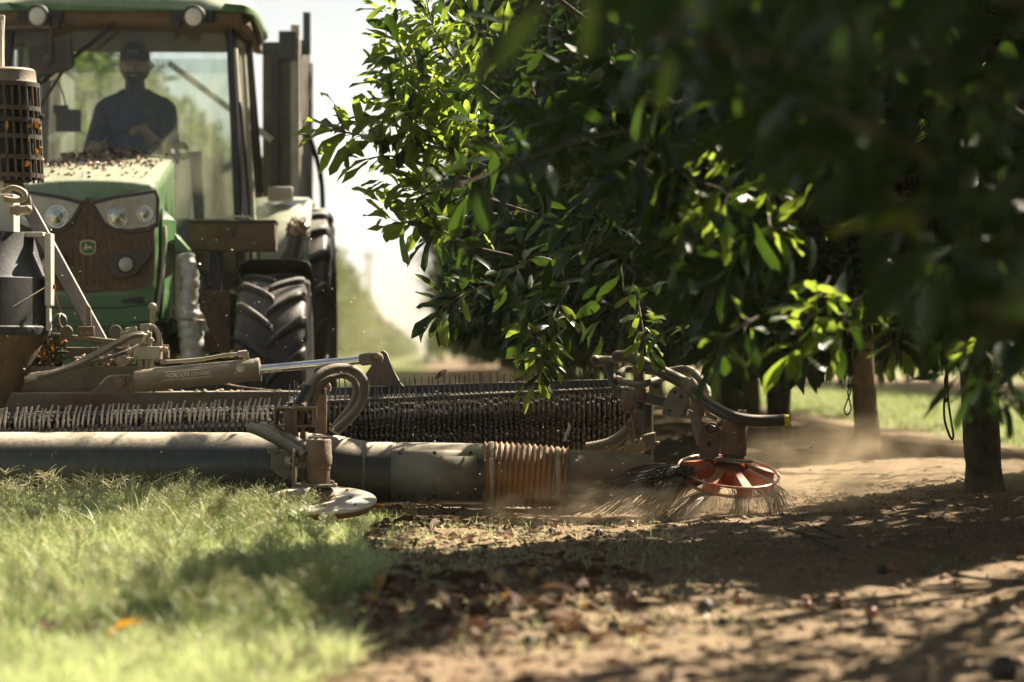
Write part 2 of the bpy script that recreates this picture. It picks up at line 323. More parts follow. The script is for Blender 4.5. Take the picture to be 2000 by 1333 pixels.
def groundmat():
    m, n, l, b, o = nt('orchard_soil'); b.inputs['Roughness'].default_value = .95; b.inputs['Specular IOR Level'].default_value = .2
    g = n.new('ShaderNodeNewGeometry'); s = n.new('ShaderNodeSeparateXYZ'); l.new(g.outputs['Position'], s.inputs[0])
    def noise(sc, d=6, r=.65):
        z = n.new('ShaderNodeTexNoise'); z.inputs['Scale'].default_value = sc; z.inputs['Detail'].default_value = d; z.inputs['Roughness'].default_value = r; l.new(g.outputs['Position'], z.inputs['Vector']); return z.outputs['Fac']
    def ramp(v, a, c, lo=0., hi=1.):
        r = n.new('ShaderNodeMapRange'); r.inputs[1].default_value = a; r.inputs[2].default_value = c; r.inputs[3].default_value = lo; r.inputs[4].default_value = hi; l.new(v, r.inputs[0]); return r.outputs[0]
    def mixc(f, a, c):
        x = n.new('ShaderNodeMix'); x.data_type = 'RGBA'; l.new(f, x.inputs['Factor'])
        for k, q in (('A', a), ('B', c)):
            if isinstance(q, tuple): x.inputs[k].default_value = rgb(q)
            else: l.new(q, x.inputs[k])
        return x.outputs['Result']
    def mth(op, a, c):
        x = n.new('ShaderNodeMath'); x.operation = op
        for i, q in enumerate((a, c)):
            if isinstance(q, (int, float)): x.inputs[i].default_value = q
            else: l.new(q, x.inputs[i])
        return x.outputs[0]
    dirt = mixc(ramp(noise(3.5), .35, .65), (.225, .158, .094), (.315, .23, .145))
    dirt = mixc(ramp(noise(45, 8, .75), .50, .66), dirt, (.125, .078, .044))
    dirt = mixc(ramp(noise(130, 4), .60, .70), dirt, (.40, .32, .21))
    dirt = mixc(mth('MULTIPLY', ramp(noise(1.6), .58, .66), ramp(noise(14), .42, .62)), dirt, (.10, .12, .028))
    grs = mixc(ramp(noise(2.2), .35, .65), (.115, .16, .045), (.20, .205, .075))
    grs = mixc(ramp(noise(22), .5, .7), grs, (.14, .10, .05))
    x0 = mth('ADD', s.outputs['X'], mth('MULTIPLY', s.outputs['Y'], SL)); x0 = mth('ADD', x0, mth('MULTIPLY', mth('SUBTRACT', noise(1.7, 4), .5), 1.1))
    gf = mth('MAXIMUM', ramp(x0, -.2, -.42), ramp(x0, 4.6, 4.9))
    # every row has its own strip of bare soil
    w = mth('MULTIPLY', ramp(x0, 10.4, 10.9), ramp(x0, 15.6, 15.2)); w2 = mth('MULTIPLY', ramp(x0, -9.2, -8.8), ramp(x0, -4.2, -4.6)); gf = mth('SUBTRACT', gf, mth('MAXIMUM', w, w2))
    c = mixc(gf, dirt, grs); l.new(c, b.inputs['Base Color'])
    bp = n.new('ShaderNodeBump'); bp.inputs['Strength'].default_value = .8; bp.inputs['Distance'].default_value = .02
    l.new(mth('ADD', noise(60, 8, .7), mth('MULTIPLY', noise(16, 4), 1.2)), bp.inputs['Height']); l.new(bp.outputs[0], b.inputs['Normal'])
    return m
M['ground'] = groundmat()
go = bpy.data.objects.new('ground', arrmesh('ground', np.stack([GX.ravel(), GY.ravel(), GZ.ravel()], 1), [fq], M['ground'])); C.objects.link(go); go['kind'] = 'structure'

# ------------------------------------------------------------------ leaves
def leaf_template(k, rows=(.0, .16, .40, .66, .87, 1.), wprof=(0, .42, .82, 1., .66, 0), W=.30):
    r = random.Random(100 + k); amp = .03 + .03 * r.random(); ph = r.random() * 6; fold = .15 + .35 * r.random(); curl = -.12 - .30 * r.random() if r.random() < .8 else .12; tw = (r.random() - .5) * .9; W = W * (.85 + .3 * r.random())
    vs = []; m = len(rows)
    for i, (t, w) in enumerate(zip(rows, wprof)):
        zc = curl * t * t; a = tw * t
        if w == 0: vs.append((0, t, zc)); continue
        for sd_ in (-1, 0, 1):
            x = sd_ * w * W * .5; wob = amp * sin(ph + i * 2.3 + sd_ * 1.3) if sd_ else 0
            z = zc + abs(x) * fold + wob; vs.append((x * cos(a) - (z - zc) * sin(a), t + (wob * .6), zc + x * sin(a) + (z - zc) * cos(a)))
    tri = [(0, 2, 1), (0, 3, 2)]; quad = []; nb = m - 2
    for i in range(nb - 1):
        o = 1 + i * 3; quad += [(o, o + 1, o + 4, o + 3), (o + 1, o + 2, o + 5, o + 4)]
    o = 1 + (nb - 1) * 3; e = 1 + nb * 3; tri += [(o, o + 1, e), (o + 1, o + 2, e)]
    return np.array(vs, np.float32), np.array(tri, np.int32), np.array(quad, np.int32)
NT = 8
LT = [leaf_template(k) for k in range(NT)]
LTM = [leaf_template(k + 60, (0, .32, .70, 1.), (0, .75, 1., 0), .30) for k in range(8)]
LTF = [leaf_template(k + 20, (0, .5, 1.), (0, 1., 0), .42) for k in range(3)]      # cheap leaf for far crowns
def nrmz(a): return a / np.maximum(np.linalg.norm(a, axis=1, keepdims=True), 1e-9)
def leaf_arrays(pos, fwd, up, sc, T, tmpl=None, seed=1):
    """join leaves into vertex / face arrays"""
    r = np.random.default_rng(seed); n = len(pos); fwd = nrmz(fwd); side = nrmz(np.cross(fwd, up)); nr = np.cross(side, fwd)
    ti = r.integers(0, len(T), n) if tmpl is None else tmpl
    Vs = []; F3 = []; F4 = []; tone = []; off = 0
    for k in range(len(T)):
        s = np.where(ti == k)[0]
        if not len(s): continue
        tv, t3, t4 = T[k]; nv = len(tv)
        v = pos[s][:, None, :] + sc[s][:, None, None] * (side[s][:, None, :] * tv[None, :, 0:1] + fwd[s][:, None, :] * tv[None, :, 1:2] + nr[s][:, None, :] * tv[None, :, 2:3])
        Vs.append(v.reshape(-1, 3)); base = off + np.arange(len(s)) * nv
        F3.append((base[:, None, None] + t3[None]).reshape(-1, 3))
        if len(t4): F4.append((base[:, None, None] + t4[None]).reshape(-1, 4))
        tone.append(np.repeat(r.random(len(s)) * .8 - .2, nv)); off += nv * len(s)
    fs = [np.concatenate(F3)] + ([np.concatenate(F4)] if F4 else [])
    return np.concatenate(Vs), fs, np.concatenate(tone)
def leaf_mesh(name, pos, fwd, up, sc, T, m, seed=1):
    v, f, t = leaf_arrays(pos, fwd, up, sc, T, None, seed); me = arrmesh(name, v, f, m); vattr(me, 'tone', t); return me
LEAFME = []
for k in range(NT):
    v, t3, t4 = LT[k]; me = arrmesh('leaf', v, [t3, t4], M['leaf']); LEAFME.append(me)
LEAFSUNLIT = []
for k in range(NT):
    v, t3, t4 = LT[k]; me = arrmesh('leaf', v, [t3, t4], M['leaf_sunlit']); LEAFSUNLIT.append(me)

# gaps of the canopy through which the sun reaches the ground and the machine
def inpoly(px, py, poly):
    r = np.zeros(len(px), bool); j = len(poly) - 1
    for i in range(len(poly)):
        xi, yi = poly[i]; xj, yj = poly[j]
        c = ((yi > py) != (yj > py)) & (px < (xj - xi) * (py - yi) / ((yj - yi) if yj != yi else 1e-9) + xi); r ^= c; j = i
    return r
def G(px, py):
    z = 0.
    for _ in range(5): Y = (CAMH - z) * FPX / (py - HY); z = float(gz((px - CX) / FPX * Y, Y))
    return ((px - CX) / FPX * Y, Y)
LITGROUND = [[G(*q) for q in pl] for pl in (
    [(-400, 985), (715, 1000), (705, 1075), (600, 1092), (420, 1160), (320, 1205), (150, 1275), (-400, 1340)],
    [(-500, 1215), (250, 1240), (480, 1212), (620, 1235), (720, 1290), (740, 1420), (-700, 1420)],
    [(715, 1012), (900, 1045), (1250, 1022), (1560, 992), (1880, 945), (2020, 920), (2000, 900), (1600, 918), (1300, 940), (1000, 965), (700, 965)],
    [(740, 1030), (900, 1012), (1250, 1000), (1420, 1005), (1250, 1040), (1000, 1072), (780, 1088)],
    [(700, 1290), (1150, 1200), (1500, 1185), (1480, 1260), (1000, 1330), (700, 1400)],
    [(1750, 1130), (2000, 1085), (2000, 1160), (1800, 1190), (1600, 1175)])]
DAPPLE = [G(*q) for q in [(900, 1215), (1300, 1175), (1650, 1150), (2050, 1075), (2200, 1500), (700, 1500)]]
LITLINES = [((-2.55, 15.8, 1.9), .75), ((-2.55, 16.8, 2.2), .8), ((-2.4, 17.6, 3.1), 1.1), ((-1.5, 16.3, 1.0), .75), ((-1.5, 18.4, 1.6), .6), ((-1.9, 20, 2.8), .7),
            ((-2.2, 12.2, .4), .7), ((-1.6, 12.2, .4), .7), ((-1.0, 12.1, .45), .7), ((-.5, 12.1, .45), .55), ((-.1, 12.1, .3), .35), ((.3, 12.1, .3), .28), ((.65, 12.1, .45), .28), ((.95, 12.0, .65), .25), ((.25, 12.6, .5), .3), ((-.2, 12.6, .5), .3),
            ((1.0, 12.0, .35), .36), ((1.25, 12.0, .4), .3), ((2.24, 15.8, .30), .36), ((2.24, 15.8, .75), .36), ((-.75, 12.2, 1.85), .55), ((-.45, 12.2, 2.2), .60), ((-.35, 12.2, 1.75), .55), ((-.3, 12.3, 2.3), .4), ((-.25, 12.3, 1.5), .35), ((-.55, 12.2, 1.35), .40), ((.15, 11.9, .65), .22), ((.62, 11.9, .72), .2), ((.18, 12.3, .85), .18),
            (tuple(P(1400, 370, 8.6)), .26), (tuple(P(1480, 430, 8.4)), .22), (tuple(P(1590, 640, 8.6)), .24), (tuple(P(1230, 230, 8.8)), .16), (tuple(P(1420, 690, 8.2)), .15), (tuple(P(1750, 610, 9)), .15), (tuple(P(1900, 620, 8.5)), .15)]
sN = np.array(SUN)
def sun_keep(p, r, thin=.035):
    keep = np.ones(len(p), bool)
    g = p - sN[None] * ((p[:, 2] - .02) / sN[2])[:, None]; hit = np.zeros(len(p), bool)
    for pl in LITGROUND: hit |= inpoly(g[:, 0], g[:, 1], pl)
    for q, rad in LITLINES:
        d = p - np.array(q)[None]; t = d @ sN; pr = np.linalg.norm(d - t[:, None] * sN[None], axis=1); hit |= (t > .30) & (pr < rad)
    dap = inpoly(g[:, 0], g[:, 1], DAPPLE) & (r.random(len(p)) > .22)
    return (~hit | (r.random(len(p)) < thin)) & ~dap
CROWN_MASK = {
    -2: [(1290, -7000), (1240, -50), (1330, 120), (1480, 210), (1640, 330), (1700, 470), (1850, 560), (2050, 640), (3500, 700), (3500, -7000)],
    -1: [(1010, -7000), (960, 0), (980, 180), (900, 290), (860, 380), (940, 420), (1100, 320), (1290, 400), (1330, 560), (1400, 700), (1560, 690), (1700, 690), (1790, 700), (1900, 760), (2050, 800), (3500, 850), (3500, -7000)],
    0: [(930, -7000), (905, 0), (915, 110), (860, 210), (840, 300), (870, 370), (860, 440), (880, 560), (900, 610), (1020, 640), (1150, 655), (1330, 670), (1400, 650), (2050, 690), (3500, 750), (3500, -7000)],
    1: [(980, -7000), (950, 100), (900, 480), (890, 600), (1000, 625), (1450, 690), (2050, 690), (2500, 700), (2500, -7000)]}
CROWN_MASK[2] = CROWN_MASK[3] = [(940, -7000), (905, 100), (880, 480), (870, 640), (1000, 660), (2500, 720), (2500, -7000)]
def crown(c, H, Rr, n, seed, detail, z0=.85, top=1.35):
    """leaf positions of one crown: whorled sprays all through its volume"""
    r = np.random.default_rng(seed); ph = r.random(6) * 6.28
    z = z0 + (H - z0) * r.random(n) ** (1.35 if detail else 1.15); f = (z - z0) / (H - z0)
    az = r.random(n) * 2 * pi
    lump = 1 + .13 * np.sin(3 * az + ph[0] + 2 * f) + .10 * np.sin(5 * az + ph[1] + 9 * f) + .07 * np.sin(11 * az + ph[2] - 14 * f)
    prof = np.clip(.72 + .75 * f, 0, 1.) * np.sqrt(np.clip(1 - np.clip((f - .42) / .58, 0, 1) ** 2.2, 0.02, 1))
    rad = Rr * prof * lump * np.sqrt(r.random(n) * .72 + .28)
    out = np.stack([np.cos(az), np.sin(az), np.zeros(n)], 1); base = out * rad[:, None]; base[:, 2] = z + .25 * np.sin(4 * az + ph[3]) * (1 - f)
    d = nrmz(out + np.stack([np.zeros(n), np.zeros(n), .9 * f - .45 * (1 - f) + .3 * r.normal(size=n)], 1) + .45 * r.normal(size=(n, 3)))
    nl = 12 if detail else 9; L = .30 + .2 * r.random(n); big = np.where(z > 3.4, top, 1.)
    tau = (np.arange(nl) / (nl - 1))[None, :] * np.ones((n, 1)) + .04 * r.normal(size=(n, nl))
    pos = base[:, None, :] + d[:, None, :] * (tau * L[:, None])[:, :, None]
    rp = r.normal(size=(n, nl, 3)); rp = rp - (rp * d[:, None, :]).sum(2, keepdims=True) * d[:, None, :]; rp /= np.linalg.norm(rp, axis=2, keepdims=True)
    fw = d[:, None, :] * (.35 + .75 * tau[:, :, None]) + rp * (.95 - .35 * tau[:, :, None]) + np.array([0, 0, -.22])
    up = np.array([0, 0, 1.]) + .55 * r.normal(size=(n, nl, 3)); sc = (.125 + .075 * r.random((n, nl))) * big[:, None]
    pos = pos.reshape(-1, 3) + np.array(c)[None]
    tw0 = base + np.array(c)[None] - d * .25; tw1 = base + np.array(c)[None] + d * L[:, None]
    return pos, fw.reshape(-1, 3), up.reshape(-1, 3), sc.reshape(-1), tw0, tw1
def stick_mesh(name, a, b, ra, rb, m, parent):
    """many thin three-sided twigs in one mesh"""
    n = len(a); d = nrmz(b - a); t = np.where(np.abs(d[:, 2:3]) < .9, np.array([[0, 0, 1.]]), np.array([[1., 0, 0]])); x = nrmz(np.cross(t, d)); y = np.cross(d, x)
    vs = np.zeros((n, 6, 3))
    for k in range(3):
        q = 2 * pi * k / 3; o = x * cos(q) + y * sin(q); vs[:, k] = a + o * ra; vs[:, 3 + k] = b + o * rb
    base = np.arange(n) * 6; f = np.array([(0, 1, 4, 3), (1, 2, 5, 4), (2, 0, 3, 5)]); fs = (base[:, None, None] + f[None]).reshape(-1, 4)
    o = bpy.data.objects.new(name, arrmesh(name, vs.reshape(-1, 3), [fs], m)); C.objects.link(o); o.parent = parent; return o
def trunk_part(parent, base, seed, r0=.09, h=.95, bark='bark', lean=(0, 0), H=4.2, Rr=2.4):
    """local coordinates: the foot of the trunk is the origin"""
    r = random.Random(seed); mb = MB(); pts = []; rad = []
    for i in range(40):
        t = i / 39; pts.append((lean[0] * t + .018 * sin(3 * t + seed), lean[1] * t + .018 * cos(2.5 * t + seed), -.08 + (h + .12) * t)); rad.append(r0 * (1.42 - .42 * min(t * 5.5, 1) ** .6 + .05 * sin(7 * t + seed) - .08 * t))
    mb.tube(pts, rad, 28)
    for i, p in enumerate(mb.v):
        a = atan2(p[1], p[0]); k = 1 + .035 * sin(3 * a + p[2] * 4 + seed) + .02 * sin(7 * a + p[2] * 11) + .09 * (float(vnoise(np.array(a * 3.5), np.array(p[2] * 9.), seed)) - .5) + .06 * (float(vnoise(np.array(a * 9.), np.array(p[2] * 30.), seed)) - .5); mb.v[i] = (p[0] * k, p[1] * k, p[2])
    mb.build('trunk', M[bark], parent, smooth=60)
    tp = Vector(pts[-1])
    for k in range(7):
        a = 2 * pi * k / 7 + r.random() * .6; e = .5 + r.random() * .9 if k else 1.5; L = (Rr * .85 if e < 1.2 else H * .7)
        pp = [tp - Vector((0, 0, .12)), tp + Vector((cos(a) * .3, sin(a) * .3, .30 * e)), tp + Vector((cos(a) * L * .55 * cos(e * .6), sin(a) * L * .55 * cos(e * .6), L * .5 * sin(e) + .1)), tp + Vector((cos(a + .3) * L * cos(e * .7), sin(a + .3) * L * cos(e * .7), L * .95 * sin(e)))]
        q = catmull(pp, 4); mb = MB(); mb.tube(q, [r0 * .55 * (1 - .85 * i / (len(q) - 1)) for i in range(len(q))], 7); mb.build('branch', M[bark], parent, smooth=60)
TREES = {}
def orchard_tree(k, name, label, group, n, parts=0, bark='bark', r0=.09, lean=(0, 0), H=5.4, Rr=3.05):
    Y = 12.5 + 3.65 * k; X = ROW - SL * Y; X += {0: 0., 1: .0, 2: -.02}.get(k, 0); b = (X, Y, float(gz(X, Y)))
    t = empty(name, b); tag(t, label, 'tree', group); trunk_part(t, b, 11 + k * 3, r0, .95, bark, lean, H, Rr)
    pos, fw, up, sc, a, e = crown(b, H, Rr, n, 500 + k, True)
    r = np.random.default_rng(900 + k); px = CX + FPX * pos[:, 0] / np.maximum(pos[:, 1], .5); py = HY - FPX * (pos[:, 2] - CAMH) / np.maximum(pos[:, 1], .5)
    infr = pos[:, 1] > .8
    keep = sun_keep(pos, r) & infr & (np.linalg.norm(pos - np.array([0, 0, CAMH]), axis=1) > 2.6)
    if k < 0:      # openings in the near crowns through which the sunlit sprays show
        for (ux, uy, rx, ry) in ((1420, 390, 190, 95), (1210, 235, 110, 60), (1590, 640, 150, 75), (1440, 680, 80, 50), (1760, 620, 60, 60), (1900, 640, 60, 60)): keep &= ~((pos[:, 1] < 8.25) & (((px - ux) / rx) ** 2 + ((py - uy) / ry) ** 2 < 1))
    mk = CROWN_MASK.get(k)
    if mk: keep &= inpoly(px, py, mk)
    ek = np.ones(len(a), bool); epx = CX + FPX * e[:, 0] / np.maximum(e[:, 1], .5); epy = HY - FPX * (e[:, 2] - CAMH) / np.maximum(e[:, 1], .5)
    if mk: ek = inpoly(epx, epy, mk)
    ek &= (e[:, 2] < 3.6) & (a[:, 1] > 1.5); ek &= sun_keep(a, r, 0) & sun_keep(e, r, 0)
    bb = np.array(b)[None]
    stick_mesh('twigs', a[ek] - bb, e[ek] - bb, .0045, .002, M['twig'], t)['kind'] = 'stuff'
    pos, fw, up, sc = pos[keep], fw[keep], up[keep], sc[keep]; px, py = px[keep], py[keep]
    chosen = np.zeros(len(pos), bool)
    if parts:
        inside = (px > 0) & (px < 2000) & (py > 0) & (py < 800); score = np.where(inside, sc / pos[:, 1] * (1 + .8 / np.maximum(pos[:, 1] - Y + Rr + .6, .3)), 0)
        ch = np.argsort(-score)[:parts]; chosen[ch] = True
        fn = nrmz(fw); sd2 = nrmz(np.cross(fn, up)); nn = np.cross(sd2, fn)
        for i in ch:
            m4 = Matrix.Identity(4)
            for q in range(3): m4[q][0] = sd2[i][q] * sc[i]; m4[q][1] = fn[i][q] * sc[i]; m4[q][2] = nn[i][q] * sc[i]; m4[q][3] = pos[i][q] - b[q]
            inst('leaf', LEAFME[int(r.integers(NT))], t, M=m4)
    rest = ~chosen
    co = bpy.data.objects.new('crown', leaf_mesh('crown', pos[rest] - bb, fw[rest], up[rest], sc[rest] * (1.1 if k > 1 else .84 if k in (0, 1) else 1.), LTF if k > 1 else LTM, M['leaf'], 40 + k)); C.objects.link(co); co.parent = t; co['kind'] = 'stuff'
    TREES[k] = (t, b); return t
orchard_tree(-2, 'macadamia_tree', 'very near macadamia tree whose blurred dark crown fills the upper right', 'macadamia trees of the near row', 2600, 260)
orchard_tree(-1, 'macadamia_tree', 'near macadamia tree with blurred bright sprays hanging over the dirt, trunk out of view', 'macadamia trees of the near row', 3600, 280)
orchard_tree(0, 'macadamia_tree', 'macadamia tree with thick dark trunk at the right edge and branches reaching over the machine', 'macadamia trees of the near row', 4200, 0, 'bark', .088, (-.10, .0))
orchard_tree(1, 'macadamia_tree', 'macadamia tree with the sunlit mossy orange trunk behind the dust', 'macadamia trees of the near row', 3800, 0, 'bark_moss', .080, (-.02, 0))
orchard_tree(2, 'macadamia_tree', 'macadamia tree with the dark trunk right behind the curved bumper tube end', 'macadamia trees of the near row', 2800, 0, 'bark', .095, (-.03, 0))
orchard_tree(3, 'macadamia_tree', 'macadamia tree with the dark trunk seen behind the orange sweeper motor', 'macadamia trees of the near row', 2600, 0, 'bark', .09)
# far trees share two crowns
FARC = []
for q in range(3):
    pos, fw, up, sc, a, e = crown((0, 0, 0), 5.2, 2.75, 1300, 700 + q, False, .9, 1.2)
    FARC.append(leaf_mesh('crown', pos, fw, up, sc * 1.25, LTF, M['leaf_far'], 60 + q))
FT = {}
def far_tree(X, Y, label, group, q, s=1., crownz=1.):
    b = (X, Y, float(gz(X, Y))); t = empty('macadamia_tree', b, random.random() * 6.28); tag(t, label, 'tree', group); t.scale = (s, s, s * crownz)
    if 'trunk' not in FT:
        mb = MB(); mb.tube([(0, 0, -.1), (.01, 0, .3), (-.01, .01, .8), (.01, 0, 1.5), (0, 0, 3)], [.125, .1, .09, .085, .03], 10); FT['trunk'] = mb.mesh('trunk', M['bark'], 60)
    inst('trunk', FT['trunk'], t); c = inst('crown', FARC[q % 3], t); c['kind'] = 'stuff'; return t
for k in range(4, 30):
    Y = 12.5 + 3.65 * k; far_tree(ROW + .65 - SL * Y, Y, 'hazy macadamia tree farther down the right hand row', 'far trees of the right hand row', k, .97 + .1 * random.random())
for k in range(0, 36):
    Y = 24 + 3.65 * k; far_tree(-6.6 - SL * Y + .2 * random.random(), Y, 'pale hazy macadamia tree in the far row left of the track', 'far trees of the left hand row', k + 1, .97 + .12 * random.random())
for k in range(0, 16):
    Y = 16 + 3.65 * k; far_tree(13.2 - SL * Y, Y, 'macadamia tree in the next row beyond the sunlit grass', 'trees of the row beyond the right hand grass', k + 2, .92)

# beyond 150 m the two rows read as one mass of foliage
rf = np.random.default_rng(99); nf = 26000; Yf = 155 * (900 / 155.) ** rf.random(nf); sidef = rf.random(nf) < .55
af = rf.random(nf) * pi; tf = np.sqrt(rf.random(nf) * .5 + .5); Xf = np.where(sidef, -6.6, ROW + .2) - SL * Yf + 2.9 * tf * np.cos(af); Zf = .6 + 4.7 * tf * np.sin(af) * (.9 + .1 * np.sin(Yf * 1.7))
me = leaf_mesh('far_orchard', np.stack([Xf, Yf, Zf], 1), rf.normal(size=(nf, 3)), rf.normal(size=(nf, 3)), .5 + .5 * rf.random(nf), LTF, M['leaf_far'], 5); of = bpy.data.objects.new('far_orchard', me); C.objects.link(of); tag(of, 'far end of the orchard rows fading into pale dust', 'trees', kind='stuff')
# sharp leafy branches of the tree at the right edge, reaching left into the track
t0, b0 = TREES[0]; B0 = Vector(b0)
def hero(path, nleaf, spread, seed, sc=(.10, .21), lit_share=.6, r=.006, hang=0.):
    rr = random.Random(seed); pts = catmull([P(*q) for q in path], 6); mb = MB(); mb.tube(pts, [r * (1.2 - .8 * i / (len(pts) - 1)) for i in range(len(pts))], 6); mb.build('branch', M['twig'], t0, org=B0, smooth=60)
    n = len(pts); out = []
    for j in range(nleaf):
        u = (j + rr.random()) / nleaf; u = .12 + .88 * u; f = u * (n - 1); i = min(int(f), n - 2); p = pts[i].lerp(pts[i + 1], f - i); d = (pts[i + 1] - pts[i]).normalized()
        rp = Vector((rr.gauss(0, 1), rr.gauss(0, .8), rr.gauss(0, 1))); rp = (rp - d * rp.dot(d)).normalized(); end = max(0, (u - .8) / .2)
        fw = (d * (.45 + .6 * end) + rp * (.95 - .4 * end) + Vector((0, 0, -hang))).normalized(); p = p + rp * spread * rr.random() * .5
        up = Vector((rr.gauss(0, .5), -.35 + rr.gauss(0, .5), 1)); sd3 = fw.cross(up).normalized(); nn = sd3.cross(fw); s = rr.uniform(*sc)
        if spread > .03 and rr.random() < .4: MBT.tube([pts[max(i - 1, 0)], p], .002, 4)
        m4 = Matrix.Identity(4)
        for q in range(3): m4[q][0] = sd3[q] * s; m4[q][1] = fw[q] * s; m4[q][2] = nn[q] * s; m4[q][3] = p[q] - B0[q]
        inst('leaf', (LEAFSUNLIT if rr.random() < lit_share else LEAFME)[rr.randrange(NT)], t0, M=m4)
MBT = MB()
hero([(1010, 330, 12.6), (930, 260, 12.4), (850, 170, 12.2), (790, 105, 12.1), (765, 50, 12.1)], 30, .05, 1)
hero([(980, 200, 12.5), (900, 130, 12.3), (850, 60, 12.2), (830, -10, 12.2)], 24, .06, 2)
hero([(960, 330, 12.4), (860, 290, 12.2), (760, 270, 12.1), (690, 262, 12.0), (650, 250, 12.0)], 36, .05, 3, sc=(.16, .24), lit_share=.85)
hero([(900, 300, 12.2), (820, 250, 12.1), (770, 215, 12.0), (720, 240, 12.0)], 22, .06, 4, lit_share=.75)
hero([(920, 350, 12.3), (830, 320, 12.1), (760, 305, 12.1), (700, 315, 12.0)], 18, .05, 5)
hero([(980, 420, 12.3), (880, 410, 12.2), (810, 430, 12.1), (755, 440, 12.0)], 24, .06, 6, lit_share=.8)
hero([(1000, 500, 12.4), (920, 480, 12.3), (860, 450, 12.1), (840, 470, 12.1)], 16, .05, 7, hang=.5, lit_share=.2)
hero([(1060, 560, 12.5), (950, 560, 12.4), (880, 590, 12.2), (850, 620, 12.2)], 26, .07, 8, hang=.3, lit_share=.1)
hero([(1130, 480, 12.0), (1060, 500, 12.0), (990, 530, 11.9), (985, 540, 11.9)], 10, .04, 9, lit_share=0, hang=.8)
hero([(1110, 560, 12.2), (1080, 620, 12.0), (1070, 680, 11.9), (1050, 740, 11.8)], 38, .07, 10, lit_share=.55, hang=.35, sc=(.10, .16))
hero([(1030, 640, 12.0), (1060, 700, 11.9), (1040, 755, 11.8)], 12, .05, 11, lit_share=.9, hang=.3, sc=(.12, .18))
hero([(1240, 560, 12.2), (1250, 610, 12.0), (1258, 660, 11.9), (1262, 690, 11.9)], 22, .06, 12, lit_share=.7, hang=.4, sc=(.10, .15))
hero([(1130, 650, 12.3), (1100, 620, 12.1), (1060, 650, 12.0), (1020, 650, 12.0)], 18, .06, 13, lit_share=.4, hang=.3)
hero([(1050, 420, 12.3), (960, 390, 12.2), (890, 360, 12.1), (850, 380, 12.1)], 26, .08, 14, lit_share=.25)
hero([(1010, 90, 12.3), (940, 60, 12.2), (890, 20, 12.1)], 16, .06, 15)
MBT.build('twigs', M['twig'], t0, org=B0, smooth=60)['kind'] = 'stuff'
# smaller leaves filling in behind them, joined
FP, FF, FU, FS = [], [], [], []
rh = random.Random(61)
for q in range(62):
    bx, by = rh.choice(((rh.uniform(800, 960), rh.uniform(-20, 460)), (rh.uniform(790, 900), rh.uniform(150, 430)), (rh.uniform(780, 900), rh.uniform(20, 300)))); Yq = rh.uniform(12.2, 13.0); b_ = P(bx + 45, by + rh.uniform(-5, 25), Yq); tp = P(bx - 20, by - rh.uniform(-15, 40), Yq - .1); dq = (tp - b_); Lq = dq.length; dq.normalize()
    for j in range(13):
        u = j / 12; rp = Vector((rh.gauss(0, 1), rh.gauss(0, .8), rh.gauss(0, 1))); rp = (rp - dq * rp.dot(dq)).normalized(); FP.append(b_ + dq * Lq * 1.6 * u); FF.append(dq * (.4 + .6 * u) + rp * .9 + Vector((0, 0, -.15))); FU.append(Vector((rh.gauss(0, .5), -.3 + rh.gauss(0, .5), 1))); FS.append(rh.uniform(.09, .16))
FPn = np.array([tuple(v_) for v_ in FP]); gsh = FPn - sN[None] * ((FPn[:, 2] - .42) / sN[2])[:, None]; ok = ~((gsh[:, 0] < -.1) & (gsh[:, 1] > 11.72) & (gsh[:, 1] < 12.25) & (np.random.default_rng(4).random(len(FPn)) < .75))
v, f, t = leaf_arrays((FPn - np.array(b0)[None])[ok], np.array([tuple(v_) for v_ in FF])[ok], np.array([tuple(v_) for v_ in FU])[ok], np.array(FS)[ok], LT, None, 8); me = arrmesh('foliage', v, f, M['leaf_sunlit']); vattr(me, 'tone', t * .5 - .3); ofo = bpy.data.objects.new('foliage', me); C.objects.link(ofo); ofo.parent = t0; ofo['kind'] = 'stuff'
# blurred sprays close to the lens, on the two nearest trees
def near_spray(k, path, nleaf, spread, seed, sc=(.13, .19), lit_share=.6, r=.005, hang=.15):
    global t0, B0
    s0 = (t0, B0); t0 = TREES[k][0]; B0 = Vector(TREES[k][1]); hero(path, nleaf, spread, seed, sc, lit_share, r, hang); t0, B0 = s0
MBT = MB()
near_spray(-2, [(1400, -60, 4.4), (1200, -40, 4.1), (1060, 10, 3.9), (960, 40, 3.8)], 7, .03, 31, (.10, .14), .9)
near_spray(-2, [(1500, 120, 4.8), (1320, 70, 4.5), (1180, 60, 4.3)], 6, .03, 32, (.10, .15), .3)
near_spray(-2, [(1900, 380, 4.8), (1800, 420, 4.7), (1700, 470, 4.6)], 8, .05, 33, (.13, .18), .3)
near_spray(-1, [(1250, 250, 8.6), (1120, 280, 8.3), (980, 330, 8.0), (880, 370, 7.8)], 16, .06, 34, (.14, .2), 0)
near_spray(-1, [(1420, 330, 8.8), (1300, 310, 8.7), (1220, 270, 8.7), (1160, 250, 8.7)], 16, .04, 35, (.10, .14), .9)
near_spray(-1, [(1300, 310, 8.7), (1350, 350, 8.6), (1420, 380, 8.5), (1380, 440, 8.4)], 26, .08, 36, (.12, .19), .95)
near_spray(-1, [(1500, 330, 8.6), (1500, 400, 8.5), (1510, 450, 8.4), (1560, 430, 8.4)], 18, .06, 37, (.09, .14), .9)
near_spray(-1, [(1620, 540, 8.7), (1590, 600, 8.6), (1560, 660, 8.5), (1540, 700, 8.5)], 26, .07, 38, (.10, .15), .9)
near_spray(-1, [(1700, 560, 8.7), (1650, 620, 8.6), (1640, 680, 8.5)], 18, .06, 39, (.10, .15), .8)
near_spray(-1, [(1480, 620, 8.3), (1420, 660, 8.2), (1400, 720, 8.1)], 14, .05, 40, (.10, .14), .6)
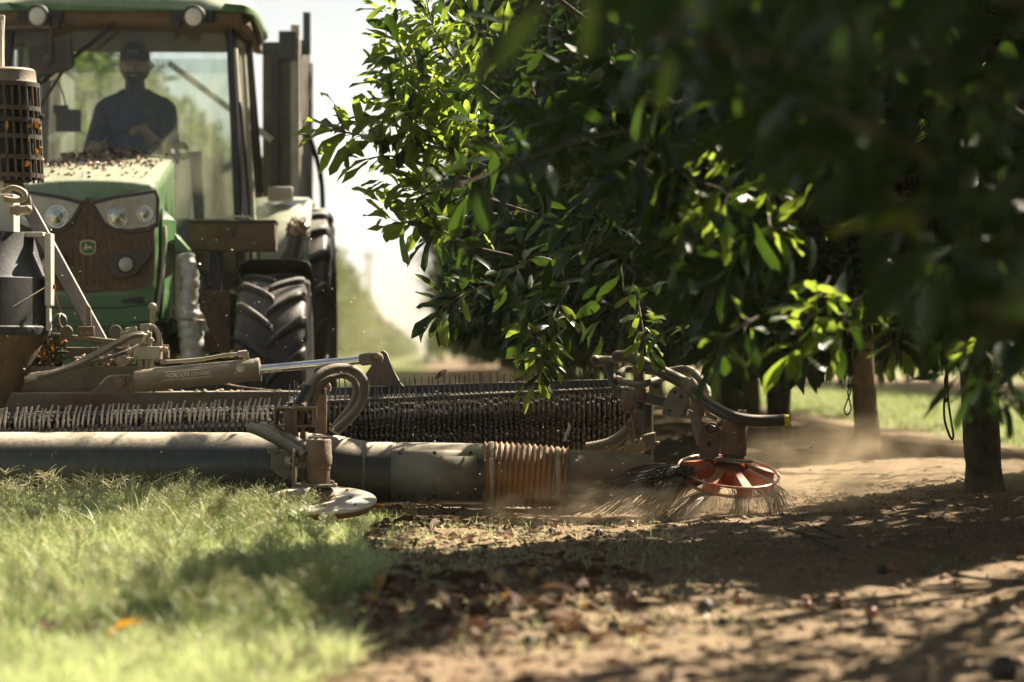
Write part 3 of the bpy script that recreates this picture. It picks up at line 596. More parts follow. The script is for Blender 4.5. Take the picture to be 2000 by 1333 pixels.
near_spray(-1, [(1760, 570, 8.9), (1760, 630, 8.8), (1750, 690, 8.7)], 16, .06, 41, (.10, .14), .6)
near_spray(-1, [(1900, 560, 8.6), (1910, 640, 8.5), (1900, 700, 8.5)], 18, .06, 42, (.10, .15), .5)
near_spray(-1, [(2020, 640, 8.4), (1980, 720, 8.3), (1960, 790, 8.3)], 14, .06, 43, (.12, .17), .3)
MBT.build('twigs', M['twig'], TREES[-1][0], org=TREES[-1][1], smooth=60)['kind'] = 'stuff'
# ------------------------------------------------------------------ tractor (local x: to the right in the photo, y: rearwards, z: up; origin under the front axle)
TX, TY = -2.603, 16.2
tr = empty('tractor', (TX, TY, 0.0), math.atan(SL)); tag(tr, 'dusty green farm tractor with cab facing us behind the harvester', 'tractor')
def L(px, py, w):
    Y = TY + w; X = (px - CX) / FPX * Y; return Vector((X - (TX - SL * w), w - SL * (X - TX + SL * w), CAMH + (HY - py) / FPX * Y))
# bonnet loft
NW = -.60
def bsec(w, a, zt, zb, cr):
    h = [(0, zt + .012), (.35 * a, zt + .010), (.70 * a, zt), (a - cr * .75, zt - .012), (a - cr * .3, zt - cr * .28), (a - .004, zt - cr * .85), (a, zt - cr * 1.5), (a * 1.01, (zt + zb) / 2), (a * .99, zb)]
    return [(-x, w, z) for x, z in reversed(h[1:])] + [(x, w, z) for x, z in h]
mb = MB(); secs = [bsec(NW, .37, 1.795, .98, .04), bsec(NW + .012, .393, 1.812, .972, .045), bsec(NW + .05, .412, 1.828, .965, .05), bsec(NW + .14, .425, 1.850, .96, .055), bsec(-.2, .43, 1.915, .96, .06), bsec(.25, .42, 2.0, .98, .06), bsec(.7, .40, 2.07, 1.0, .06), bsec(.98, .38, 2.10, 1.0, .06)]
nS = len(secs[0])
for s_ in secs: mb.v += s_
for i in range(len(secs) - 1):
    for k in range(nS - 1): mb.f.append((i * nS + k, i * nS + k + 1, (i + 1) * nS + k + 1, (i + 1) * nS + k)); mb.mi.append(0)
mb.f.append(tuple(range(nS))); mb.mi.append(0)
bonnet = mb.build('bonnet', M['green'], tr, smooth=40)
# centre crease and panel seam on the bonnet
m = MB(); m.bar((.0, NW + .06, 1.850), (.02, .3, 2.022), .022, .012); m.build('crease', M['green'], bonnet, bevel=.004)
m = MB(); m.tube([(-.41, NW + .10, 1.78), (-.42, .9, 1.93)], .003, 5); m.tube([(.418, NW + .13, 1.76), (.425, -.2, 1.79), (.415, .3, 1.86), (.395, .9, 1.95)], .003, 5); m.build('seam', M['black'], bonnet)
def face(poly, w, mirror=False):
    out = []
    for x, y in poly:
        p = L(x, y, NW); cx0 = L(172, 500, NW).x; q = p.x - cx0; out.append((-q if mirror else q, w, p.z))
    return out[::-1] if mirror else out
# grille with ribs
gp = [(172, 386), (181, 392), (190, 412), (203, 440), (222, 455), (262, 456), (302, 446), (303, 500), (301, 545), (285, 560), (250, 567), (172, 572)]
full = gp + [(344 - x, y) for x, y in reversed(gp[1:-1])]
m = MB(); m.prism(face(full, NW - .004), (0, -.012, 0)); grille = m.build('grille', M['grille'], tr, bevel=.003)
top_at = lambda x: 390 + 50 * min(abs(x - 172) / 31, 1) if abs(x - 172) < 31 else 458
for x in range(52, 296, 13):
    y0, y1 = top_at(x) + 4, 562 if abs(x - 172) < 100 else 552
    a = face([(x, y0)], 0)[0]; b = face([(x, y1)], 0)[0]
    m = MB(); m.box((a[0], NW - .0175, (a[2] + b[2]) / 2), (.006, .006, a[2] - b[2])); m.build('slat', M['grille'], grille, bevel=.003)
# headlights
hp = [(187, 400), (225, 390), (303, 378), (306, 390), (305, 436), (290, 444), (255, 449), (225, 446), (207, 435), (195, 414)]
ho = [(180, 394), (222, 383), (306, 370), (312, 388), (311, 442), (292, 452), (255, 458), (221, 455), (199, 440), (187, 414)]
for mir in (False, True):
    m = MB(); m.prism(face(ho, NW - .002, mir), (0, -.024, 0)); hb = m.build('headlight', M['black'], tr, bevel=.004)
    m = MB(); m.prism(face(hp, NW - .020, mir), (0, -.014, 0)); m.build('lens', M['lens'], hb, bevel=.004)
    for cxp, cyp, rp in ((231, 424, .066), (284, 418, .046)):
        c = face([(cxp, cyp)], NW - .034, mir)[0]; m = MB()
        m.torus(c, (0, 1, 0), rp, .007, 28, 6); m.torus((c[0], c[1] - .002, c[2]), (0, 1, 0), rp * .72, .005, 24, 6); m.lathe([(rp * .96, 0), (rp * .66, -.004), (rp * .4, -.012), (0, -.016)], c, (0, 1, 0), 24); m.ball((c[0], c[1] - .012, c[2]), (rp * .30, .012, rp * .30), 12, 8)
        m.build('lamp', M['reflector'], hb, fix=True)
# lower fog lights in black bezels
fb = [(214, 496), (240, 491), (296, 488), (298, 496), (284, 518), (266, 538), (240, 545), (220, 541), (212, 520)]
for mir in (False, True):
    m = MB(); m.prism(face(fb, NW - .016, mir), (0, -.022, 0)); hb = m.build('fog_light', M['black'], tr, bevel=.006)
    c = face([(247, 517)], NW - .040, mir)[0]; m = MB(); m.torus(c, (0, 1, 0), .050, .006, 24, 6); m.build('ring', M['blackclean'], hb)
    m = MB(); m.lathe([(.046, .0), (.040, -.006), (.02, -.012), (0, -.014)], c, (0, 1, 0), 24); m.build('lens', M['lens'], hb)
# emblem: shield with a leaping deer
sh = [(158, 474), (160, 471), (173, 469.5), (186, 471), (188, 474), (188.5, 488), (186, 495), (180, 498), (173, 499), (166, 498), (160, 495), (157.5, 488)]
m = MB(); m.prism(face(sh, NW - .018), (0, -.012, 0)); em = m.build('emblem', M['emblem_y'], tr, bevel=.002)
inn = [(173 + (x - 173) * .84, 484.3 + (y - 484.3) * .84) for x, y in sh]
m = MB(); m.prism(face(inn, NW - .0295), (0, -.004, 0)); m.build('shield', M['emblem_g'], em)
deer = [(163.5, 486.5), (166, 484.5), (168.2, 480.5), (166.6, 477.5), (168.2, 478.6), (168.0, 475.2), (169.6, 478.4), (170.4, 475.4), (171.0, 478.8), (170.6, 481.0), (172.5, 482.2), (176.5, 481.6), (179.6, 482.4), (181.2, 481.6), (180.6, 483.4), (182.6, 488.2), (181.4, 488.6), (179.0, 485.6), (177.4, 486.0), (174.0, 486.2), (170.6, 486.8), (168.0, 489.4), (166.0, 490.4), (166.4, 489.0), (168.2, 486.6), (165.6, 487.0)]
m = MB(); m.prism(face(deer, NW - .033), (0, -.003, 0)); m.build('deer', M['emblem_y'], em, smooth=0)
# lower green apron
ap = [(40, 570), (110, 577), (172, 579), (240, 577), (296, 566), (304, 560), (301, 590), (294, 628), (240, 634), (104, 634), (50, 628), (42, 600)]
m = MB(); m.prism(face(ap, NW + .03), (0, -.035, 0)); apron = m.build('apron', M['green_clean'], tr, bevel=.006)
m = MB(); m.prism(face([(236, 592), (244, 584), (280, 580), (284, 588), (276, 594)], NW - .003), (0, -.006, 0)); m.prism(face([(60, 600), (236, 601), (290, 593), (290, 596), (236, 604), (60, 603)], NW - .003), (0, -.005, 0)); m.build('slot', M['blackclean'], apron)
# flared side panels with pale edge strips
for s_ in (1, -1):
    m = MB(); m.prism([(s_ * .432, NW + .10, 1.66), (s_ * .445, NW + .25, 1.64), (s_ * .475, NW + .5, 1.60), (s_ * .475, NW + .5, .99), (s_ * .445, NW + .25, .98), (s_ * .43, NW + .10, .98)], (s_ * .012, 0, 0)); sp_ = m.build('side_panel', M['green'], tr, bevel=.004)
    m = MB(); m.tube([(s_ * .452, NW + .12, 1.55), (s_ * .455, NW + .12, 1.45), (s_ * .44, NW + .08, 1.22), (s_ * .415, NW + .02, 1.02)], .013, 8); m.box((s_ * .50, NW + .46, 1.24), (.035, .03, .52)); m.build('strip', M['pale'], sp_, bevel=.004)
# front support, weight bracket, axle
m = MB(); m.box((0, -.40, .82), (.62, .5, .26)); m.box((0, -.62, .93), (.80, .06, .035)); m.box((0, .6, .78), (.55, 1.8, .42)); chass = m.build('chassis', M['green_clean'], tr, bevel=.01)
m = MB(); m.box((0, 0, .62), (1.7, .20, .20)); m.cyl((-.9, 0, .62), (.9, 0, .62), .09); m.build('front_axle', M['black'], tr, bevel=.01)
m = MB(); m.box((.36, -.30, .86), (.10, .10, .16)); m.cyl((.36, -.36, .88), (.36, -.40, .88), .035); m.cyl((-.20, -.66, .88), (-.20, -.70, .88), .04); m.cyl((.08, -.66, .88), (.08, -.70, .88), .04); m.build('hitch_bracket', M['steel'], tr, bevel=.005)
# tyres
def tyre_mesh(Rr, W, nl, lug, lw):
    m = MB(); h = W / 2
    prof = [(Rr * .56, -h * .80), (Rr * .66, -h * .98), (Rr * .80, -h * 1.02), (Rr * .91, -h * .98), (Rr * .955, -h * .86), (Rr * .97, -h * .5), (Rr * .975, 0), (Rr * .97, h * .5), (Rr * .955, h * .86), (Rr * .91, h * .98), (Rr * .80, h * 1.02), (Rr * .66, h * .98), (Rr * .56, h * .80)]
    m.lathe(prof, (0, 0, 0), (1, 0, 0), 56)
    for s_ in (1, -1):
        for i in range(nl):
            a0 = 2 * pi * (i + (.5 if s_ > 0 else 0)) / nl; ns = 7; rows = []
            for j in range(ns + 1):
                t = j / ns; x = s_ * (-.02 + (h * 1.0 + .02) * t); th = a0 - .34 * (t ** .85) * (1.0 / Rr) * .62 - .02; rb = Rr * (.962 - .05 * max(0, t - .8) / .2); rt = rb + lug * (1 - .45 * max(0, t - .86) / .14); dw = lw / Rr * (.85 + .5 * t)
                q = []
                for rr_, k in ((rb, 1.25), (rt, .72), (rt, -.72), (rb, -1.25)):
                    aa = th + dw * k * .5; q.append((x, -rr_ * sin(aa), rr_ * cos(aa)))
                rows.append(q)
            vs = [p for q in rows for p in q]; fs = []
            for j in range(ns):
                for k in range(3): fs.append((j * 4 + k, j * 4 + k + 1, j * 4 + 4 + k + 1, j * 4 + 4 + k))
            fs += [(0, 1, 2, 3), (ns * 4 + 3, ns * 4 + 2, ns * 4 + 1, ns * 4)]; m.add(vs, fs)
    return m
def wheel(cx_, w, Rr, W, nl, lug, lw, s_, rim):
    m = tyre_mesh(Rr, W, nl, lug, lw); wh = m.build('wheel', M['rubber'], tr, smooth=45); wh.location = (cx_, w, Rr - .012); 
    b_ = wh.modifiers.new('bevel', 'BEVEL'); b_.width = .012; b_.segments = 2; b_.limit_method = 'ANGLE'; b_.angle_limit = R(45)
    m = MB(); h = W / 2; m.lathe([(.04, s_ * h * .1), (Rr * .30, s_ * h * .12), (Rr * .45, s_ * h * .45), (Rr * .565, s_ * h * .80), (Rr * .59, s_ * h * .84), (Rr * .56, s_ * h * .70), (Rr * .5, -s_ * h * .7)], (0, 0, 0), (1, 0, 0), 36); m.cyl((0, 0, 0), (s_ * h * .5, 0, 0), Rr * .16)
    for k in range(8): m.cyl((s_ * h * .12, Rr * .22 * cos(k * pi / 4), Rr * .22 * sin(k * pi / 4)), (s_ * h * .2, Rr * .22 * cos(k * pi / 4), Rr * .22 * sin(k * pi / 4)), .014, n=6)
    m.build('rim', M[rim], wh)
for s_ in (1, -1):
    wheel(s_ * 1.10, 0, .635, .44, 17, .040, .055, s_, 'yrim')
    wheel(s_ * 1.13, 2.35, .91, .50, 20, .050, .065, s_, 'yrim')
# front mudguards on stems, with the leaf-capped marker stub
for s_ in (1, -1):
    m = MB(); pr = []
    for i in range(9):
        a = -1.25 + 1.36 * i / 8; pr.append((-sin(a) * .70, cos(a) * .70 + .02))
    vs = []
    for (yy, zz) in pr:
        for xx, dz in ((-.235, -.07), (-.22, -.01), (-.15, .015), (.15, .015), (.22, -.01), (.235, -.07)): vs.append((s_ * 1.10 + xx, yy, .635 + zz + dz))
    fs = [(i * 6 + k, i * 6 + k + 1, i * 6 + 7 + k, i * 6 + 6 + k) for i in range(8) for k in range(5)]
    m.add(vs, fs); mg = m.build('mudguard', M['black'], tr, smooth=50); sl = mg.modifiers.new('thick', 'SOLIDIFY'); sl.thickness = .012
    m = MB(); m.prism([(s_ * 1.17, .2, 1.36), (s_ * 1.24, .2, 1.36), (s_ * 1.305, .2, 1.50), (s_ * 1.30, .2, 1.53), (s_ * 1.22, .2, 1.53)], (0, .12, 0)) if False else m.tube([(s_ * 1.19, .12, 1.33), (s_ * 1.22, .12, 1.42), (s_ * 1.235, .12, 1.52)], [.085, .062, .055], 10); st = m.build('marker_stub', M['black'], tr)
    if s_ > 0:
        m = MB(); rr_ = random.Random(4)
        for k in range(26):
            a = rr_.random() * 6.28; e = rr_.random(); c = Vector((1.235 + .055 * cos(a) * (1 - e * .4), .12 + .055 * sin(a), 1.52 + .10 * e)); M3 = Euler((rr_.random() * 3, rr_.random() * 3, rr_.random() * 3)).to_matrix(); m.ball(c, (.045, .022, .008), 7, 4, M=M3)
        m.ball((1.235, .12, 1.55), (.06, .06, .05), 10, 6); m.build('leaf_clump', M['husk'], st)
# toolbox on its post
m = MB(); a = L(370, 490, .05); b = L(537, 434, .05); m.box(((a.x + b.x) / 2, .15, (a.z + b.z) / 2), (b.x - a.x, .26, b.z - a.z)); tb = m.build('toolbox', M['rust'], tr, bevel=.008)
m = MB(); m.box(((a.x + b.x) / 2, .15, b.z + .004), (b.x - a.x + .012, .275, .022)); m.build('lid', M['black'], tb, bevel=.004)
m = MB(); c = L(452, 455, .0); m.box((c.x, .01, c.z), (.028, .018, .05)); m.torus((c.x, -.002, c.z - .01), (0, 1, 0), .012, .003, 14, 5, sx=.6); m.build('latch', M['black'], tb, bevel=.002)
m = MB(); c = L(465, 430, .05); m.tube([(c.x - .08, .12, b.z + .02), (c.x - .06, .12, b.z + .04), (c.x + .06, .12, b.z + .04), (c.x + .08, .12, b.z + .02)], .008, 6); m.build('handle', M['pale'], tb)
m = MB(); a = L(418, 600, .05); m.box((a.x, .15, (a.z + 1.35) / 2 - .2), (.075, .06, 1.0)); m.build('toolbox_post', M['blackclean'], tr, bevel=.004)
m = MB(); a = L(385, 690, -.05); b = L(448, 568, -.05); m.box(((a.x + b.x) / 2, -.0, (a.z + b.z) / 2), (b.x - a.x, .03, b.z - a.z)); m.build('shield_plate', M['rust'], tr, bevel=.004)
# silver taped intake duct
pts = catmull([L(362, 500, -.45), L(372, 545, -.5), L(368, 600, -.52), L(373, 650, -.52), L(378, 710, -.52)], 10); m = MB()
m.tube(pts, [(.052 + .022 * min(1, max(0, (i - 17) / 6)) + .004 * (i % 2) + .004 * sin(i * 1.7)) for i in range(len(pts))], 16); dk = m.build('intake_duct', M['duct'], tr, smooth=70)
m = MB(); c = L(374, 625, -.52); m.torus(c, (0.05, 0, 1), .080, .006, 20, 5); m.build('clamp', M['steel'], dk)
m = MB(); c = L(396, 630, -.54); m.prism([(c.x - .03, c.y, c.z + .06), (c.x, c.y - .01, c.z + .05), (c.x + .035, c.y, c.z - .05), (c.x + .01, c.y, c.z - .065), (c.x - .02, c.y - .02, c.z - .03)], (0, .006, 0)); m.build('tape_flap', M['duct'], dk)
m = MB(); a = L(340, 455, -.35); m.prism([(a.x, -.36, a.z), (a.x + .085, -.36, a.z - .10), (a.x + .075, -.36, a.z - .12), (a.x, -.36, a.z - .12)], (0, .25, 0)); m.build('duct_bracket', M['green_clean'], tr, bevel=.004)

# ---- cab
CW = .95                              # windscreen plane
cabc = M['black']
# A-pillars, rear pillars, frames
PT = 2.985; PB = 1.00
def pil(x0, x1, y0, y1, z0, z1, w=.06, d=.08, mt='blackclean', name='pillar'):
    m = MB(); m.bar((x0, y0, z0), (x1, y1, z1), w, d, (0, 1, 0)); return m.build(name, M[mt], tr, bevel=.012)
for s_ in (1, -1):
    pil(s_ * .83, s_ * .735, CW, CW + .10, PB, PT, .055, .10)
    pil(s_ * .88, s_ * .80, CW + .95, CW + .80, PB + .9, PT, .06, .08)
    pil(s_ * .84, s_ * .74, CW + 1.45, CW + 1.35, PB + .8, PT, .08, .09)
    # door frame, grab rail, mirror arm
    m = MB(); m.tube(catmull([(s_ * .845, CW + .12, 1.10), (s_ * .835, CW + .13, 1.6), (s_ * .78, CW + .15, 2.5), (s_ * .755, CW + .22, 2.88), (s_ * .765, CW + .6, 2.92), (s_ * .775, CW + .74, 2.85), (s_ * .83, CW + .80, 1.9), (s_ * .85, CW + .80, 1.5)], 5), .022, 8); dr = m.build('door', M['cream'] if s_ > 0 else M['black'], tr)
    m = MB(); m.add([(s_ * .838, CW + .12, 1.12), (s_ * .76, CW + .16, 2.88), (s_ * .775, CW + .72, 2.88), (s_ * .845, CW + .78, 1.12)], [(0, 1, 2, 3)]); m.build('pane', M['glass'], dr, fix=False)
    m = MB(); m.tube(catmull([(s_ * .87, CW + .17, 1.25), (s_ * .88, CW + .10, 1.3), (s_ * .86, CW + .08, 1.8), (s_ * .81, CW + .09, 2.4), (s_ * .80, CW + .14, 2.45)], 5), .011, 8); m.build('grab_rail', M['black'], tr)
    m = MB(); m.tube(catmull([(s_ * .86, CW + .45, 1.32), (s_ * .90, CW + .42, 1.34), (s_ * .90, CW + .42, 1.5), (s_ * .87, CW + .45, 1.53)], 4), .010, 8); m.build('door_handle', M['black'], dr)
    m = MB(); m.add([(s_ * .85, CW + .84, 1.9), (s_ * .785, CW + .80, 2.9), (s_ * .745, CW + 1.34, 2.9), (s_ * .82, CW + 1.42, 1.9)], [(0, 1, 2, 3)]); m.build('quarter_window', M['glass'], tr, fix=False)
# windscreen, curved
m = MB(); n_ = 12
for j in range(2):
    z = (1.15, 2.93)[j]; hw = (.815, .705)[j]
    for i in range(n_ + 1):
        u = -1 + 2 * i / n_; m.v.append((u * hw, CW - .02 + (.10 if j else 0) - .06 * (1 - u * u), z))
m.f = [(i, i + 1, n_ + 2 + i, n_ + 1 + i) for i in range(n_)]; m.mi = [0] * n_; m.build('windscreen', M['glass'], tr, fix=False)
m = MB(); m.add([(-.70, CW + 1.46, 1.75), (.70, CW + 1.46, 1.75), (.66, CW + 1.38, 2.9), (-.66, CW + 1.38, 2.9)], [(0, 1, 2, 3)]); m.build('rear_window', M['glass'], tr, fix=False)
# roof: lofted rounded slab with visor
def rsec(w, a, zt, zb): return [(-a, w, zb), (-a, w, zb + .05), (-a * .94, w, zt - .05), (-a * .7, w, zt), (0, w, zt + .02), (a * .7, w, zt), (a * .94, w, zt - .05), (a, w, zb + .05), (a, w, zb)]
rs = [rsec(CW - .16, .72, 3.09, 3.045), rsec(CW - .13, .84, 3.13, 3.04), rsec(CW - .02, .90, 3.17, 3.035), rsec(CW + .4, .925, 3.23, 3.03), rsec(CW + 1.2, .92, 3.24, 3.03), rsec(CW + 1.55, .86, 3.19, 3.04)]
m = MB(); k9 = 9
for q in rs: m.v += q
for i in range(len(rs) - 1):
    for k in range(k9): m.f.append((i * k9 + k, i * k9 + (k + 1) % k9, (i + 1) * k9 + (k + 1) % k9, (i + 1) * k9 + k)); m.mi.append(0)
m.f += [tuple(range(k9)), tuple(range(len(rs) * k9 - 1, (len(rs) - 1) * k9 - 1, -1))]; m.mi += [0, 0]
roof = m.build('roof', M['green'], tr, smooth=50)
m = MB(); vs = []
for w, a, z0, z1 in ((CW - .12, .70, 2.99, 3.05), (CW - .10, .83, 2.965, 3.05), (CW + .02, .875, 2.955, 3.04), (CW + 1.5, .86, 2.96, 3.04)):
    vs += [(-a, w, z0), (-a, w, z1), (a, w, z1), (a, w, z0)]
m.add(vs, [(i * 4 + k, i * 4 + (k + 1) % 4, i * 4 + 4 + (k + 1) % 4, i * 4 + 4 + k) for i in range(3) for k in range(4)] + [(0, 1, 2, 3), (15, 14, 13, 12)]); visor = m.build('visor', M['rust'], tr, bevel=.01)
for s_ in (1, -1):
    m = MB(); m.box((s_ * .50, CW - .13, 3.01), (.30, .03, .075)); m.box((s_ * .40, CW - .135, 2.955), (.06, .05, .07)); m.build('lamp_recess', M['blackclean'], visor, bevel=.008)
    c = Vector((s_ * .515, CW - .19, 3.0)); m = MB(); ax = Vector((s_ * .25 if s_ > 0 else .3, 1, .06)).normalized(); m.lathe([(.03, .13), (.062, .10), (.078, .03), (.080, 0), (.074, -.008), (.066, -.002)], c, ax, 22); wl_ = m.build('work_lamp', M['black'], tr); m = MB(); m.lathe([(.064, .002), (.05, -.008), (0, -.012)], c, ax, 22); m.build('lens', M['lampglow'], wl_)
# wiper, mirror
m = MB(); a = L(225, 48, CW - .1); b = L(78, 165, CW - .12); m.tube([a, b], [.018, .010], 8); m.bar(L(135, 120, CW - .13), L(68, 225, CW - .13), .012, .02); m.build('wiper', M['blackclean'], tr)
m = MB(); pl = [L(x, y, CW - .25) for x, y in ((52, 92), (60, 86), (130, 70), (138, 74), (145, 125), (140, 133), (75, 152), (64, 150), (57, 138))]; m.prism(pl, (0, .06, 0)); mr_ = m.build('mirror', M['black'], tr, bevel=.012)
m = MB(); m.tube(catmull([L(-40, 58, CW - .2), L(30, 55, CW - .27), L(92, 55, CW - .28), L(100, 64, CW - .28), L(98, 115, CW - .27)], 5), .012, 8); c = L(94, 117, CW - .26); m.lathe([(.035, 0), (.035, -.02), (.02, -.03)], c, (0, 1, 0), 14); m.build('arm', M['black'], mr_)
# lower cab body, floor, console, steering wheel, seat
m = MB(); m.box((0, CW + .75, 1.05), (1.60, 1.4, .12)); m.box((0, CW + .02, 1.10), (1.60, .05, .10)); m.build('cab_floor', M['black'], tr, bevel=.01)
m = MB(); m.box((0, CW + 1.46, 1.40), (1.5, .06, .70)); m.build('cab_back', M['black'], tr, bevel=.01)
m = MB(); m.prism([(-.20, CW + .16, 1.11), (-.20, CW + .12, 2.02), (-.19, CW + .20, 2.12), (-.19, CW + .36, 2.06), (-.2, CW + .34, 1.11)], (.40, 0, 0)); cons = m.build('dash_console', M['black'], tr, bevel=.02)
sw = Vector((.02, CW + .52, 2.16)); m = MB(); axs = Vector((0, -.75, .66)); m.torus(sw, axs, .20, .015, 36, 8); x_, y_, a_ = frame(axs)
for k in range(3):
    t = 2 * pi * k / 3 + .5; m.tube([sw - a_ * .02, sw + (x_ * cos(t) + y_ * sin(t)) * .2], .010, 6)
m.cyl(sw - a_ * .05, sw + a_ * .005, .045); m.cyl(sw - a_ * .03, Vector((0, CW + .30, 2.02)), .03); m.build('steering_wheel', M['blackclean'], tr)
m = MB(); m.box((0, CW + 1.02, 1.66), (.52, .5, .14)); m.box((0, CW + 1.28, 2.05), (.50, .12, .80)); m.box((0, CW + 1.02, 1.38), (.36, .36, .45)); m.build('seat', M['seatcloth'], tr, bevel=.04)
m = MB(); a = L(110, 215, CW + .3); b = L(158, 258, CW + .3); m.box(((a.x + b.x) / 2, CW + .3, (a.z + b.z) / 2), (b.x - a.x, .05, a.z - b.z)); m.tube(catmull([L(128, 215, CW + .3), L(126, 195, CW + .3), L(115, 165, CW + .3), L(100, 160, CW + .3), L(95, 185, CW + .3)], 5), .006, 6); a = L(105, 215, CW + .32); m.box((a.x + .05, a.y, a.z - .0), (.10, .04, .06)); m.build('monitor', M['blackclean'], tr, bevel=.006)
m = MB(); a = L(355, 295, CW + .4)
for k in range(4): m.torus((a.x, a.y + .02 * k, a.z - .012 * k + .02), (.4, -.8, .4), .045, .006, 20, 6)
m.cyl((a.x + .12, a.y + .1, 1.5), (a.x + .09, a.y + .05, a.z), .03, .045); m.build('control_lever', M['black'], tr)
# rear mudguards (green) with pale tops
for s_ in (1, -1):
    m = MB(); vs = []
    for i in range(12):
        a = -1.25 + 2.3 * i / 11; yy = 2.35 + sin(a) * 1.0; zz = .90 + cos(a) * 1.0 
        for xx, dz in ((.80, 0), (1.02, .01), (1.20, 0), (1.24, -.03), (1.245, -.08)): vs.append((s_ * xx, yy, zz + dz))
    m.add(vs, [(i * 5 + k, i * 5 + k + 1, i * 5 + 6 + k, i * 5 + 5 + k) for i in range(11) for k in range(4)]); rf = m.build('rear_mudguard', M['green'], tr, smooth=60); sl = rf.modifiers.new('thick', 'SOLIDIFY'); sl.thickness = .02
    m = MB(); m.prism([(s_ * .80, 1.38, 1.1), (s_ * .80, 1.50, 1.75), (s_ * .80, 1.8, 1.9), (s_ * .80, 2.9, 1.9), (s_ * .80, 3.1, 1.1)], (s_ * .02, 0, 0)); m.build('inner_panel', M['green'], rf)
    m = MB(); a0 = (s_ * 1.02, 1.95, 1.90); m.box(a0, (.18, .06, .10)); m.build('tail_lamp', M['pale'], rf, bevel=.01)
m = MB(); m.box((0, 2.35, .91), (1.9, .24, .24)); m.box((0, 1.9, 1.0), (.5, 1.6, .5)); m.build('rear_axle', M['black'], tr, bevel=.01)
m = MB(); a = L(415, 585, .5); m.box((.62, .45, 1.02), (.45, .5, .30)); m.build('fuel_tank', M['green_clean'], tr, bevel=.04)
m = MB(); m.box((.66, .95, .72), (.30, .45, .04)); m.box((.66, .93, .50), (.30, .40, .03)); m.box((.80, .95, .72), (.02, .4, .5)); m.build('steps', M['black'], tr, bevel=.006)
# husks and trash lying on the bonnet
m = MB(); rr_ = random.Random(12)
def bz(x, y):
    ws = [(NW + .05, 1.828), (NW + .14, 1.850), (-.2, 1.915), (.25, 2.0), (.7, 2.07), (.98, 2.10)]
    for (a, b_), (c, d) in zip(ws, ws[1:]):
        if y <= c: return b_ + (d - b_) * (y - a) / (c - a) + .010 - .012 * (x / .4) ** 2
    return 2.06
for k in range(520):
    y = rr_.uniform(-.1, .95) if k < 430 else rr_.uniform(-.5, .2); x = rr_.gauss(-.05, .19) if k < 430 else rr_.uniform(-.36, .34)
    if abs(x) > .365: continue
    pile = max(0, .045 * math.exp(-((x + .02) / .2) ** 2) * min(1, max(0, (y - .15) / .5))); z = bz(x, y) + pile * rr_.random()
    s_ = rr_.uniform(.008, .019); M3 = Euler((rr_.gauss(0, .6), rr_.gauss(0, .6), rr_.random() * 6)).to_matrix(); m.ball((x, y, z + s_ * .3), (s_, s_ * rr_.uniform(.5, 1), s_ * rr_.uniform(.2, .5)), 7, 4, M=M3, mi=rr_.choice((0, 0, 1, 2)))
hk = m.build('husk_litter', [M['husk'], M['nut'], M['bark']], None, smooth=60, fix=False); hk.location = tr.location; hk.rotation_euler = tr.rotation_euler; tag(hk, 'heap of broken nut husks and trash lying on the tractor bonnet', 'husks', kind='stuff')

# ------------------------------------------------------------------ driver (tractor coordinates baked to world by the same transform)
per = MB()
def cap_(a, b, ra, rb, n=10):
    a = Vector(a); b = Vector(b); d = (b - a); q = []
    ln = d.length; d.normalize(); pts = [a - d * ra * .9, a - d * ra * .6, a, b, b + d * rb * .6, b + d * rb * .9]; per.tube(pts, [ra * .42, ra * .8, ra, rb, rb * .8, rb * .42], n)
SY = CW + .98                                      # hip line
hd = Vector((.005, CW + .88, 2.785))
cap_((-.10, SY, 1.80), (.10, SY, 1.80), .13, .13, 14)                # pelvis
cap_((0, SY, 1.80), (0, SY + .02, 2.10), .165, .155, 16); cap_((-.03, SY + .01, 2.05), (-.03, SY, 2.38), .15, .16, 16)
cap_((-.07, SY, 2.12), (-.12, SY, 2.46), .12, .115, 14); cap_((.07, SY, 2.12), (.12, SY, 2.46), .12, .115, 14)
cap_((-.175, SY, 2.51), (.175, SY, 2.51), .085, .085, 14); cap_((-.10, SY, 2.52), (.10, SY, 2.52), .105, .105, 14); cap_((-.06, SY, 2.56), (.06, SY, 2.56), .09, .09, 12)                # shoulders
cap_((0, SY - .01, 2.48), (0, SY - .05, 2.68), .078, .070, 12)          # neck
per.ball(hd + Vector((0, .012, .02)), (.092, .112, .130), 18, 14); per.ball(hd + Vector((0, -.025, -.06)), (.074, .085, .088), 14, 10)   # skull, jaw
per.ball(hd + Vector((0, -.108, -.012)), (.015, .024, .030), 10, 8); per.ball(hd + Vector((0, -.122, -.03)), (.018, .015, .013), 8, 6)  # nose
for s_ in (1, -1): per.ball(hd + Vector((s_ * .096, .012, -.01)), (.013, .024, .038), 8, 6); per.ball(hd + Vector((s_ * .036, -.092, .020)), (.025, .018, .011), 8, 6)
